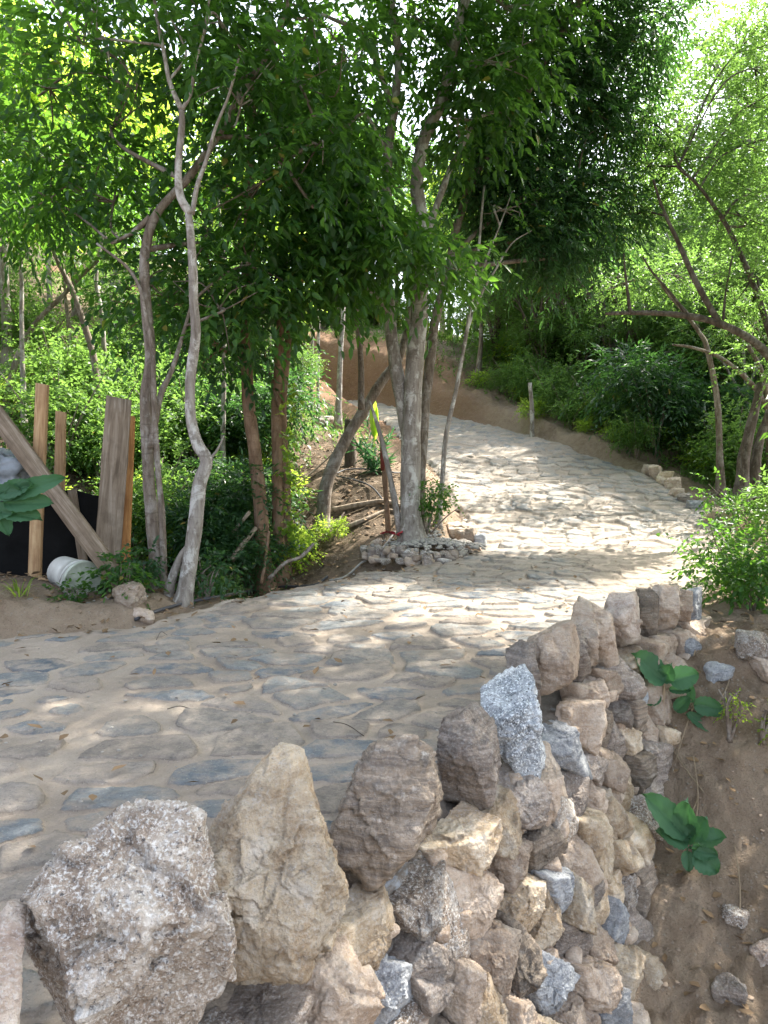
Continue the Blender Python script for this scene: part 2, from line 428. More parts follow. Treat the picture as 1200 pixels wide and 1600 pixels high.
M['red'] = plain('red_ribbon', (.55, .04, .07), .5, .3, 30)
M['redpaint'] = plain('red_paint', (.16, .035, .025), .7, .4, 30)
M['gravel'] = plain('gravel', (.30, .28, .25), .9, .45, 3)
M['litter'] = plain('dry_leaves', (.20, .13, .07), .8, .5, 3)
M['deadstem'] = plain('dry_stem', (.26, .20, .13), .8, .3, 10)

# ------------------------------------------------------------------ terrain
def zr(Y):
    return np.interp(Y, [-8, 0, 2, 5, 7, 8.4, 10, 12, 14, 16, 18, 20, 22, 26], [-1.9, -1.45, -1.38, -1.28, -1.23, -1.17, -.93, -.52, -.05, .33, .68, 1.05, 1.4, 1.9])
def Xat(px, Y, Z):
    return (px-600)/FPX*(Y*cos(PITCH)-Z*sin(PITCH))
CAPS = [  # centre px, top, bottom, width px, Y, half thickness, material, outline
 (-12, 1432, 1700, 66, 1.36, .10, 'pink', None),
 (185, 1290, 1660, 320, 1.55, .13, 'granite', [(22, 1660), (20, 1475), (52, 1405), (105, 1350), (185, 1287), (232, 1290), (275, 1312), (322, 1368), (352, 1455), (345, 1500), (300, 1660)]),
 (435, 1185, 1505, 212, 1.95, .15, 'quartz', [(328, 1420), (333, 1345), (350, 1275), (383, 1225), (425, 1180), (458, 1186), (515, 1250), (540, 1335), (532, 1400), (503, 1472), (440, 1484), (400, 1502), (350, 1500), (328, 1460)]),
 (610, 1145, 1380, 165, 2.35, .16, 'rusty', [(530, 1300), (535, 1250), (585, 1165), (622, 1140), (655, 1165), (697, 1213), (692, 1240), (645, 1325), (575, 1378), (538, 1345)]),
 (733, 1103, 1257, 95, 2.75, .10, 'schist', [(685, 1185), (692, 1150), (716, 1118), (745, 1102), (774, 1125), (779, 1172), (766, 1243), (735, 1257), (692, 1245)]),
 (800, 1038, 1218, 95, 3.02, .09, 'bluegranite', [(755, 1080), (790, 1045), (826, 1037), (838, 1085), (848, 1190), (828, 1218), (798, 1195), (766, 1145)]),
 (818, 1003, 1100, 42, 3.34, .09, 'schist', None), (862, 982, 1082, 62, 3.5, .11, 'tan', None),
 (891, 948, 1080, 48, 3.74, .10, 'schist', None), (912, 945, 1058, 34, 3.9, .12, 'tan', None),
 (933, 918, 1046, 46, 4.05, .10, 'tan', None), (970, 930, 1006, 48, 4.3, .14, 'pink', None),
 (1006, 920, 1000, 38, 4.5, .12, 'rusty', None), (1037, 917, 984, 42, 4.65, .11, 'tan', None),
 (1062, 923, 975, 32, 4.8, .10, 'tan', None), (1082, 922, 968, 20, 4.92, .10, 'slate', None)]
W = np.array([[Xat(c[0], c[4], -1.3), c[4]] for c in CAPS if c[0] not in (818, 862, 912)])
W = np.vstack([[-1.75, -.3], [-1.15, .6], W, [2.12, 5.1]])
def resample(pl, step=.05):
    d = np.r_[0, np.cumsum(np.linalg.norm(np.diff(pl, axis=0), axis=1))]
    s = np.arange(0, d[-1], step); return np.stack([np.interp(s, d, pl[:, k]) for k in (0, 1)], 1)
Ws = resample(W); ker = np.ones(13)/13
Wp = np.vstack([np.repeat(Ws[:1], 6, 0), Ws, np.repeat(Ws[-1:], 6, 0)])
Ws = np.stack([np.convolve(Wp[:, k], ker, 'valid') for k in (0, 1)], 1)

LEFT = [(-7, 3.2), (-4, 4.3), (-2.5, 4.8), (-1.76, 5.1), (-1.35, 5.75), (-.9, 6.15), (-.24, 6.85), (.12, 7.05), (.8, 8.0), (1.0, 9.6), (.93, 12), (.48, 14), (0, 17), (-1.3, 19), (-4, 20.3), (-9, 21.5)]
RIGHT = [(-9, 24.5), (-4, 22.6), (-1.45, 21), (0, 19.5), (1.5, 17.5), (2.7, 15.5), (3.5, 13.6), (4.26, 12), (4.5, 9.5), (3.6, 7.4), (2.7, 6.1), (2.15, 5.3)]
POLY = np.array(LEFT+RIGHT+[tuple(p) for p in Ws[::-5]]+[(-2.6, -1.5), (-8, -2)])
def sdist(x, y, poly=POLY):
    x = np.asarray(x, float); y = np.asarray(y, float)
    best = np.full(x.shape, 1e9); ins = np.zeros(x.shape, bool)
    for (x0, y0), (x1, y1) in zip(poly, np.roll(poly, -1, 0)):
        dx, dy = x1-x0, y1-y0; L = dx*dx+dy*dy+1e-12
        t = np.clip(((x-x0)*dx+(y-y0)*dy)/L, 0, 1)
        best = np.minimum(best, (x-x0-t*dx)**2+(y-y0-t*dy)**2)
        c = (y0 > y) != (y1 > y)
        ins ^= c & (x < x0+(y-y0)*dx/(dy if abs(dy) > 1e-9 else 1e-9))
    d = np.sqrt(best); return np.where(ins, -d, d)
def wdist(x, y):
    b = np.full(np.shape(x), 1e9)
    for p in Ws[::4]: b = np.minimum(b, (x-p[0])**2+(y-p[1])**2)
    return np.sqrt(b)
CP = np.array([
 (2.2, 5.3, -1.27), (1.95, 4.5, -1.42), (1.55, 3.75, -2.2), (1.25, 3.2, -2.55), (.75, 2.3, -2.9), (.1, 1.4, -3.0), (-.6, .6, -3.0), (-2, -1, -3.2),
 (2, 2, -2.95), (1.7, 2.8, -2.65), (1.95, 3.5, -2.3), (2.1, 4.1, -1.6), (2.5, 4.9, -1.38), (2.8, 4.0, -1.8), (3.1, 5, -1.45), (3, 3.2, -2.4), (4, 2, -3.1), (5, 4, -2.5),
 (3.5, 6.2, -1.4), (4.2, 7.6, -1.35), (5.5, 6, -2.2), (5.2, 9.2, -1.2), (7, 8, -2.5), (5.1, 11, -.9), (5.3, 12.6, -.55), (7.5, 12, -1.6), (10, 10, -3.2), (12, 17, -2.5), (5.6, 14.5, -.1),
 (4.2, 14.2, .22), (3.5, 16.2, .68), (2.3, 18.4, 1.4), (.7, 20.4, 2.5), (-1.2, 22.2, 3.1), (-4, 24, 3.8), (3.2, 20.5, 1.95), (6, 19, .9), (9, 17, 0), (10, 26, 1.8), (0, 32, 5), (-8, 32, 7), (9, 34, 3), (20, 32, -1), (16, 24, -1),
 (-7, 14, 1.9), (-5, 10.5, .35), (-3.7, 9, -.45), (-4, 7.3, -.95), (-3, 6.1, -1.15), (-2.4, 5.5, -1.13), (-3.2, 5.15, -1.05), (-4.5, 5.1, -.9), (-6, 6.2, -.7), (-7, 9.5, .2), (-10, 12.5, 2.0), (-12, 20, 5), (-6, 18, 3.2),
 (-3.2, 13.5, .7), (-1.25, 6.9, -1.75), (-1.0, 7.7, -1.5), (-.45, 8.1, -1.15), (-.4, 9.5, -.5), (-.4, 11.5, -.22), (.05, 8.7, -.85), (.2, 7.95, -1.1), (-1.4, 9, -1.2), (-2, 7.4, -1.6), (-2.2, 8.2, -1.35), (-2, 10, -.6), (-1.5, 12, -.1), (.4, 10.6, -.5),
 (.45, 12.5, -.5), (-1, 14.2, .08), (-1.6, 17, .6), (-.6, 16, .28), (-3, 18.2, 1.6), (-5, 20.5, 3.2), (-1.9, 5.6, -1.2), (-1.6, 6.1, -1.3),
 (-40, 40, 16), (0, 60, 10), (45, 60, -2), (45, 0, -10), (-45, 0, 10), (0, -20, -5), (35, 30, -5), (-20, 5, 5), (20, 5, -7), (-30, -20, 5), (40, -20, -10)])
def _k(r2): return r2*np.log(r2+1e-9)*.5
_A = _k(((CP[:, None, :2]-CP[None, :, :2])**2).sum(-1))+np.eye(len(CP))*.02
_Pm = np.c_[np.ones(len(CP)), CP[:, :2]]
_S = np.block([[_A, _Pm], [_Pm.T, np.zeros((3, 3))]])
_sol = np.linalg.solve(_S, np.r_[CP[:, 2], 0, 0, 0])
def tps(x, y):
    z = _sol[-3]+_sol[-2]*x+_sol[-1]*y
    for c, wt in zip(CP, _sol): z = z+wt*_k((x-c[0])**2+(y-c[1])**2)
    return z
def H(x, y, rough=True):
    x = np.atleast_1d(np.asarray(x, float)); y = np.atleast_1d(np.asarray(y, float))
    sh = x.shape; x = x.ravel(); y = y.ravel()
    z = np.clip(tps(x, y), -14, 18)
    sdv = sdist(x, y); wd = wdist(x, y)
    if rough:
        near = np.clip(np.hypot(x, y)/10, .15, 1)
        k = np.where((sdv > 0) & (x > .5), 1.3, 1.0)
        z = z+fbm2(x, y, .9, 3, 1)*.10*k+fbm2(x, y, 4, 4, 2)*.05*k+(1-np.abs(fbm2(x, y, 2.2, 3, 5))*2)*.03*k+np.where((x > .8) & (y < 6), 1, 0)*(fbm2(x, y, 11, 5, 71)*.07+(1-np.abs(fbm2(x+y*.5, y*.35, 5, 3, 72))*2)*.04)
    if rough: z = z+np.where((x < -1) & (y > 4.6) & (y < 8), 1, 0)*sstep(0, .4, sdv)*fbm2(x, y, 5, 5, 83)*.09
    if rough: z = z+sstep(11, 13, y)*(fbm2(x, y, 1.6, 4, 81)*.16+fbm2(x, y, 5, 3, 82)*.07)
    bw = np.where(wd < .8, .04+.3*sstep(.25, .8, wd), .30)
    t = sstep(0, 1, np.clip((sdv+.02)/bw, 0, 1))
    zz = zr(y)-.05
    return (zz*(1-t)+z*t).reshape(sh)
def PG(px, py, lo=1.5, hi=40):
    """where the ray of that picture point meets the ground"""
    Y = np.linspace(lo, hi, 500); pts = np.array([P(px, py, v) for v in Y])
    h = H(pts[:, 0], pts[:, 1]); below = np.where(pts[:, 2] < h)[0]
    i = below[0] if len(below) else len(Y)-1
    p = pts[i]; return np.array([p[0], p[1], h[i]])
def on_ground(x, y, dz=0.): return np.array([x, y, float(H(x, y)[0])+dz])

def axis_lines(segs):
    out = [segs[0][0]]
    for a, b, st in segs:
        n = max(1, int(round((b-a)/st))); out += list(np.linspace(a, b, n+1)[1:])
    return np.array(out)
gx = axis_lines([(-90, -30, 6), (-30, -12, 1.2), (-12, -5, .16), (-5, .9, .05), (.9, 3.3, .018), (3.3, 5.2, .045), (5.2, 14, .2), (14, 30, 1.2), (30, 90, 6)])
gy = axis_lines([(-40, -6, 3), (-6, 1, .25), (1, 2.4, .04), (2.4, 5.6, .018), (5.6, 10, .04), (10, 23, .09), (23, 45, .8), (45, 110, 6)])
GX, GY = np.meshgrid(gx, gy); GZ = H(GX, GY)
nx, ny = len(gx), len(gy)
idx = np.arange(nx*ny).reshape(ny, nx)
F = np.stack([idx[:-1, :-1], idx[:-1, 1:], idx[1:, 1:], idx[1:, :-1]], -1).reshape(-1, 4)
lit = sstep(.3, 1.2, sdist(GX.ravel(), GY.ravel()))*np.where(GX.ravel() > 1.2, .25, 1)
lit = lit*np.where(GX.ravel() < 2, sstep(16, 12, GY.ravel()), 1)*np.where((GX.ravel() > 2) & (GY.ravel() > 6.5), 2, 1)
g = obj('ground', np.stack([GX, GY, GZ], -1).reshape(-1, 3), F, M['dirt'], origin=(0, 0, 0), attrs={'litter': np.clip(lit, 0, 1), 'bank': sstep(13, 15, GY.ravel())*sstep(2.2, 1.2, sdist(GX.ravel(), GY.ravel()))*sstep(3.0, 1.6, GX.ravel())})
tag(g, kind='structure')

# ---- road: flat stones bedded in sand, as real relief
def flags(x, y, cw, ch, ang, seed):
    """nearest two jittered cell points; returns f2-f1, cell random values"""
    c, s = cos(ang), sin(ang)
    wx = x+.5*cw*fbm2(x, y, 1.6/cw*.5, 2, seed+11)*.8; wy = y+.5*ch*fbm2(x, y, 1.6/cw*.5, 2, seed+12)*.8
    u = (wx*c+wy*s)/cw; v = (-wx*s+wy*c)/ch
    iu, iv = np.floor(u), np.floor(v)
    f1 = np.full(x.shape, 1e9); f2 = np.full(x.shape, 1e9); r1 = np.zeros(x.shape); r2 = np.zeros(x.shape); r3 = np.zeros(x.shape)
    px_ = np.zeros(x.shape); py_ = np.zeros(x.shape)
    for dv in (-1, 0, 1):
        for du in (-1, 0, 1):
            a, b = iu+du, iv+dv; o = np.zeros_like(a)
            ju = _hash(a, b, o, seed); jv = _hash(a, b, o, seed+1)
            off = np.where(b % 2 == 0, .5, 0)*.0
            du_ = a+.12+.76*ju+off-u; dv_ = b+.12+.76*jv-v
            d = np.hypot(du_, dv_)
            nw = d < f1
            f2 = np.where(nw, f1, np.minimum(f2, d)); f1 = np.where(nw, d, f1)
            r1 = np.where(nw, _hash(a, b, o, seed+2), r1); r2 = np.where(nw, _hash(a, b, o, seed+3), r2); r3 = np.where(nw, _hash(a, b, o, seed+4), r3)
            px_ = np.where(nw, -du_, px_); py_ = np.where(nw, -dv_, py_)
    return f2-f1, f1, r1, r2, r3, px_, py_
def road_relief(x, y):
    far = sstep(5.6, 7.2, y+.35*x*.3); bury = sstep(-.05, .3, fbm2(x, y, .8, 3, 88))*.16
    e, f1, r1, r2, r3, lx, ly = flags(x, y, .40, .20, .16, 3)
    edge_n = fbm2(x, y, 9, 3, 31)*.14
    present = r2 > .10
    gap = .05+.14*r3+.10*(r2 < .35)+bury
    ma = sstep(gap, gap+.055, e+edge_n)*present
    ha = ma*(.006+.016*r1)+ma*(lx*(r3-.5)+ly*(r1-.45))*.030+ma*.006*fbm2(x, y, 8, 3, 36)
    st = np.floor((x*.6+y*7+fbm2(x, y, 3, 3, 8)*1.6)*4); ha = ha+ma*(.006*_hash(st, st*0, st*0, 3))
    e2, g1, q1, q2, q3, mx_, my_ = flags(x, y, .27, .19, -.12, 23)
    mb = sstep(.03, .09, e2+fbm2(x, y, 12, 3, 33)*.12)*(q2 > .07)
    hb = mb*(.008+.032*q1)+mb*(mx_*(q3-.5)+my_*(q1-.6))*.045+mb*.010*fbm2(x, y, 7, 3, 35)
    m = ma*(1-far)+mb*far; h = ha*(1-far)+hb*far
    h = h+fbm2(x, y, 1.3, 3, 41)*.025+fbm2(x, y, 10, 4, 42)*.010+(fbm2(x, y, 45, 2, 43)*.0035)
    tint = np.where(far > .5, q3, r1*.7+.3*r3)
    return h, m, tint, far
def sheet(x0, x1, y0, y1, st):
    xs = np.arange(x0, x1, st); ys = np.arange(y0, y1, st); X, Y = np.meshgrid(xs, ys)
    nx_, ny_ = len(xs), len(ys); sd_ = sdist(X.ravel(), Y.ravel())+fbm2(X.ravel(), Y.ravel(), 1.8, 3, 50)*.16+fbm2(X.ravel(), Y.ravel(), 9, 2, 51)*.05
    h, m, ti, far = road_relief(X.ravel(), Y.ravel())
    sandend = sstep(5.2, 6.6, Y.ravel())*sstep(1.2, 2.6, X.ravel())*sstep(9.0, 7.4, Y.ravel())  # sandy margin on the right
    h = h*(1-.6*sandend); m = m*(1-sandend)
    edge_s = sstep(-.35, -.05, sd_+fbm2(X.ravel(), Y.ravel(), 3, 2, 9)*.15)*(Y.ravel() < 9); m = m*(1-edge_s); h = h*(1-.6*edge_s)
    Z = zr(Y.ravel())+h-sstep(-.10, .03, sd_)*.07
    id_ = np.arange(nx_*ny_).reshape(ny_, nx_)
    Fq = np.stack([id_[:-1, :-1], id_[:-1, 1:], id_[1:, 1:], id_[1:, :-1]], -1).reshape(-1, 4)
    keep = (sd_ < .03)[Fq].all(1); Fq = Fq[keep]
    used = np.zeros(nx_*ny_, bool); used[Fq.ravel()] = True; rm = np.cumsum(used)-1
    V = np.stack([X.ravel(), Y.ravel(), Z], -1)[used]
    return V, rm[Fq], m[used], ti[used], far[used]
VV = []; FF = []; AT = [[], [], []]; n0 = 0
for args in [(-4.2, 3.6, 1.0, 7.0, .0105), (-1.0, 5.2, 6.9935, 13, .018), (-9, 5.2, 12.98, 24.6, .05), (-8, -4.19, -2, 5, .05), (-4.2, 0, -2, 1.01, .05)]:
    V, Fq, m, ti, far = sheet(*args)
    VV.append(V); FF.append(Fq+n0); n0 += len(V)
    for k, a in enumerate((m, ti, far)): AT[k].append(a)
V, Fq, m, ti, far = sheet(-3, -.98, 6.9875, 8.5, .03)
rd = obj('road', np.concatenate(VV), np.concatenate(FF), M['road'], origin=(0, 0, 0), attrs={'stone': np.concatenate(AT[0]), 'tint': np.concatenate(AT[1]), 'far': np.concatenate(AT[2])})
tag(rd, kind='structure')

# ------------------------------------------------------------------ the dry stone wall
wall = thing('retaining_wall', 'rough boulder retaining wall holding up the right edge of the cobbled track', 'stone wall', (0.6, 3.0, -2.6))
wall['kind'] = 'thing'
def frame_rock(center, V, right, fwd, up): return center+V[:, :1]*right+V[:, 1:2]*fwd+V[:, 2:]*up
for k, (pc, top, bot, wd, Y, th, mat, outl) in enumerate(CAPS):
    rs = np.random.default_rng(100+k)
    ctr = P(pc, (top+bot)/2, Y); fw = ctr/np.linalg.norm(ctr); rt = np.array([1., 0, 0]); rt = rt-fw*(rt@fw); rt /= np.linalg.norm(rt); up = np.cross(rt, fw)
    Dp = np.linalg.norm(ctr)
    # metres per pixel across the line of sight
    mpp = np.linalg.norm(P(pc+1, (top+bot)/2, Y)-ctr)
    if outl:
        pts = np.array([((a-pc)*mpp, -(b-(top+bot)/2)*mpp) for a, b in outl]); cen = pts.mean(0)
        N = []; Dd = []
        for a, b in zip(pts, np.roll(pts, -1, 0)):
            e = b-a; n = np.array([-e[1], e[0]]); n /= np.linalg.norm(n); d = n@(a-cen)
            if d < 0: n, d = -n, -d
            tl = rs.normal(0, .12); N.append((n[0], tl, n[1])); Dd.append(d*(1.07 if k == 1 else 1.02))
        ctr = ctr+rt*cen[0]+up*cen[1]
        sub = 7 if k in (1, 2) else 6
    else:
        hw = wd*mpp/2; hh = (bot-top)*mpp/2
        N, Dd = box_planes(hw*1.04, th, hh*1.04, 5, rs, .86); N = list(N[:2])+list(N[4:]); Dd = list(Dd[:2])+list(Dd[4:])
        sub = 5
    a0 = rs.uniform(0, 6.28)
    for q in range(5):
        a = a0+q*1.2566+rs.normal(0, .25); tl = rs.uniform(.45, .95); v = np.array([cos(a)*tl, -1, sin(a)*tl]); v /= np.linalg.norm(v); N.append(v); Dd.append(th*rs.uniform(.82, 1.15) if not outl else th*abs(v[1])*1.0+np.median(Dd[:len(outl)])*np.hypot(v[0], v[2])*rs.uniform(.80, 1.0))
    N.append((rs.normal(0, .2), 1, rs.normal(0, .2))); Dd.append(th)
    for q in range(3):
        v = rs.normal(0, 1, 3); v[1] = -abs(v[1])*.8; v /= np.linalg.norm(v)
        sup = max(th, .75*np.median(Dd)); N.append(v); Dd.append(sup*1.12)
    lam = {'schist': .012, 'rusty': .014, 'slate': .01, 'tan': .006}.get(mat, 0)*(Y/2.5)**.3
    V, Fr = rock_mesh(np.array(N), np.array(Dd), sub, 60 if outl else 44, .08, 1.9 if k in (1, 2) else 2.6, k+3, rs.normal(0, 1, 3)*(1, .6, .3), lam, 26)
    V = frame_rock(ctr, V, rt, fw, up)
    o = obj('capstone', V, Fr, M[mat], wall, ctr)
    lb = {1: 'broad speckled brown granite boulder with a white crust', 2: 'rounded tan quartz boulder with a pointed top', 3: 'leaning dark rusty slab with a reddish top', 5: 'upright bluish grey speckled slab'}.get(k)
    if lb: o['label'] = lb

# body stones: slabs leaning the same way, so distances are measured with a stretched metric
_e = np.array([.42, .91]); MET = np.outer(_e, _e)*.42+np.outer([.91, -.42], [.91, -.42])*1.25
S = np.arange(len(Ws))*.05; Wn = np.gradient(Ws, axis=0); Wn /= np.linalg.norm(Wn, axis=1, keepdims=True); Wn = np.stack([Wn[:, 1], -Wn[:, 0]], 1)
def wall_pt(s, t, off=0.):
    x = np.interp(s, S, Ws[:, 0]); y = np.interp(s, S, Ws[:, 1]); a = np.interp(s, S, Wn[:, 0]); b = np.interp(s, S, Wn[:, 1])
    zt = np.interp(y, [1.3, 1.95, 2.75, 3.0, 4.0, 4.7], [-1.52, -1.45, -1.40, -1.38, -1.25, -1.2])
    o = .07+.30*t+off
    return np.array([x+a*o, y+b*o, zt-t]), np.array([a, b, 0])
seeds = []; rs = np.random.default_rng(5)
s0 = S[np.argmin(np.abs(Ws[:, 1]-1.15))]; s1 = S[-3]
for r in range(9):
    t = .07+r*.165; s = s0+rs.uniform(0, .2)
    while s < s1:
        wdt = rs.uniform(.11, .31); seeds.append((s+wdt/2, t+rs.uniform(-.075, .075))); s += wdt
seeds = np.array(seeds)
cands = []
for i, (s, t) in enumerate(seeds):
    p, nrm = wall_pt(s, t)
    v = p[1]*sin(PITCH)+p[2]*cos(PITCH); D = p[1]*cos(PITCH)-p[2]*sin(PITCH); px = 600+FPX*p[0]/D; py = 800-FPX*v/D
    if px < -120 or py > 1760: continue
    if p[2] < float(H(p[0]+.15, p[1]-.1)[0])-.15: continue
    cands.append((D, i, p, nrm))
cands.sort(key=lambda c: c[0])
rest = []
bodym = ['schist', 'granite', 'tan', 'quartz', 'schist', 'tan', 'rusty', 'schist', 'quartz', 'tan', 'slate', 'quartz', 'rusty', 'schist']
for q, (D, i, p, nrm) in enumerate(cands):
    rs = np.random.default_rng(900+i)
    s, t = seeds[i]; N = []; Dd = []
    for j in range(len(seeds)):
        d = seeds[j]-seeds[i]; L = np.hypot(*d)
        if 0 < L < .8:
            m_ = MET@d; Lm = np.hypot(*m_); N.append((m_[0], rs.normal(0, .10)*Lm, -m_[1])); Dd.append(d@m_/Lm*.5*rs.uniform(.97, 1.08)+.008)
    if t < .26: N.append((rs.normal(0, .15), 0, 1)); Dd.append(t+rs.uniform(.0, .05))
    pr_ = rs.uniform(.045, .115)
    for _ in range(5): N.append((rs.normal(0, .42), -1, rs.normal(0, .38)+.08)); Dd.append(pr_*rs.uniform(.85, 1.35))
    N.append((0, 1, 0)); Dd.append(.1)
    for _ in range(2):
        v = rs.normal(0, 1, 3); v[1] = -abs(v[1])*.5; v /= np.linalg.norm(v); N.append(v); Dd.append(rs.uniform(.08, .12))
    mat = bodym[rs.integers(len(bodym))]
    lam = .010 if mat in ('schist', 'slate', 'rusty') else .003
    N = np.array(N)
    V, Fr = rock_mesh(N, np.array(Dd), 6 if q < 45 else 5, 60, .075, 2.6, i, rs.normal(0, 1, 3)*(1, .4, .5), lam, 34)
    alng = np.array([-nrm[1], nrm[0], 0]); fwd = -nrm
    c = p+nrm*rs.uniform(-.02, .02)
    V = frame_rock(c, V, alng, fwd, np.array([0, 0, 1.]))
    if q < 96: obj('wall_stone', V, Fr, M[mat], wall, c)
    else: rest.append((V, Fr))
if rest:
    V, Fr = merge(rest); tag(obj('wall_stone', V, Fr, M['tan'], wall, (1.6, 4.4, -1.6)), kind='stuff')
# mortar and earth core behind the stones
ss = np.arange(s0-.6, S[-1], .03); tt = np.r_[np.linspace(-.0, 1.6, 70)]
core = np.array([[wall_pt(s, t, -.035)[0] for t in tt] for s in ss])
core = core+fbm(core*9, 4, 77)[..., None]*np.array([.03, -.03, .02])
core_top = np.array([wall_pt(s, 0, -.25)[0] for s in ss]); core_in = core_top-[0, 0, .5]
G = np.concatenate([core_in[:, None], core_top[:, None], core], 1)
ny_, nx_ = G.shape[:2]; idx = np.arange(ny_*nx_).reshape(ny_, nx_)
Fq = np.stack([idx[:-1, :-1], idx[:-1, 1:], idx[1:, 1:], idx[1:, :-1]], -1).reshape(-1, 4)
obj('mortar', G.reshape(-1, 3), Fq, M['mortar'], wall, (0.6, 3.0, -1.6))
# chinking stones wedged in the joints
chs = []; rs = np.random.default_rng(77)
for k in range(150):
    s = rs.uniform(s0, s1); t = rs.uniform(-.03, 1.3)
    p, nrm = wall_pt(s, t, rs.uniform(.0, .03))
    r = rs.uniform(.018, .042); N, Dd = box_planes(r*rs.uniform(.8, 1.6), r, r*rs.uniform(.6, 1.1), 5, rs)
    V, Fr = rock_mesh(N, Dd, 3, 14, .08, 3, k); V = rotz(V, rs.uniform(0, 6))+p; chs.append((V, Fr))
V, Fr = merge(chs); tag(obj('chinking_stone', V, Fr, M['tan'], wall, (.6, 3, -1.6)), kind='stuff')

# ------------------------------------------------------------------ foliage and trees
def unit(v): return v/(np.linalg.norm(v, axis=-1, keepdims=True)+1e-9)
def leaf_geo(Pb, D, N, L, Wd, tint, six=True, fold=.18, curl=.12):
    n = len(Pb); S_ = unit(np.cross(D, N)); N = np.cross(S_, D); L = np.asarray(L)[:, None]; Wd = np.asarray(Wd)[:, None]
    tip = Pb+D*L-N*L*curl
    if six:
        a = Pb+D*L*.28+N*Wd*fold; b = Pb+D*L*.66+N*Wd*fold*.6-N*L*curl*.3
        V = np.stack([Pb, a+S_*Wd*.5, b+S_*Wd*.42, tip, b-S_*Wd*.42, a-S_*Wd*.5], 1)
        i = np.arange(n)[:, None]*6
        F = np.concatenate([i+[0, 1, 2, 3], i+[0, 3, 4, 5]])
        return V.reshape(-1, 3), F, np.repeat(tint, 6)
    a = Pb+D*L*.45+N*Wd*fold
    V = np.stack([Pb, a+S_*Wd*.5, tip, a-S_*Wd*.5], 1); i = np.arange(n)[:, None]*4
    return V.reshape(-1, 3), i+[0, 1, 2, 3], np.repeat(tint, 4)
def spray_geo(org, dirs, nl, stemL, leafL, leafW, droop, rs, six=True, down=.35, tb=0.):
    n = len(org); D = unit(dirs); up = np.array([0, 0, 1.]); side = unit(np.cross(D, up)+rs.normal(0, .15, (n, 3)))
    k = (np.arange(nl)+.6)/nl; sl = stemL*rs.uniform(.6, 1.3, n)
    pos = org[:, None]+D[:, None]*(k[None, :, None]*sl[:, None, None]); pos[..., 2] -= droop*(k**2)[None]*sl[:, None]
    sg = np.where(np.arange(nl) % 2 == 0, 1., -1.)[None, :, None]
    ld = unit(D[:, None]*.55+side[:, None]*sg*.8+rs.normal(0, .28, (n, nl, 3))-up*down)
    ld[:, -1] = unit(D-up*down)
    nm = unit(up+rs.normal(0, .45, (n, nl, 3)))
    tint = np.clip(rs.uniform(0, .75, (n, 1))+rs.uniform(-.2, .25, (n, nl))+tb, 0, .97)
    tint = np.where(rs.random((n, nl)) < .006, 1.0, tint)
    L = leafL*rs.uniform(.6, 1.2, n*nl); Wl = leafW*rs.uniform(.75, 1.2, n*nl)
    return leaf_geo(pos.reshape(-1, 3), ld.reshape(-1, 3), nm.reshape(-1, 3), L, Wl, tint.ravel(), six)
KIND = {  # leaves per spray, stem, leaf length, leaf width, droop, down
 'broad': (9, .34, .105, .042, .35, .45), 'narrow': (12, .34, .115, .026, .5, .6), 'small': (11, .30, .060, .034, .25, .2),
 'bg': (9, .45, .12, .062, .3, .3), 'tiny': (12, .26, .042, .026, .2, .15), 'hang': (9, .40, .125, .048, .55, .6)}
def blob_leaves(c, r, n, kind, rs, six, tb=0.):
    nl, st, L, Wd, dr, dn = KIND[kind]
    u = unit(rs.normal(0, 1, (n, 3))); rad = rs.uniform(.15, 1, n)**.55
    # uneven outline: the radius changes with direction
    lump = 1+.38*vn(u*2.1+np.array(c)*1.7, 3)
    p = np.array(c)+u*(rad*lump)[:, None]*np.array(r)
    d = unit(u*.8+rs.normal(0, .5, (n, 3)))
    return spray_geo(p, d, nl, st, L, Wd, dr, rs, six, dn, tb)
def join_leaves(parts):
    V = []; F = []; T = []; n = 0
    for v, f, t in parts: V.append(v); F.append(f+n); T.append(t); n += len(v)
    return np.concatenate(V), np.concatenate(F), np.concatenate(T)
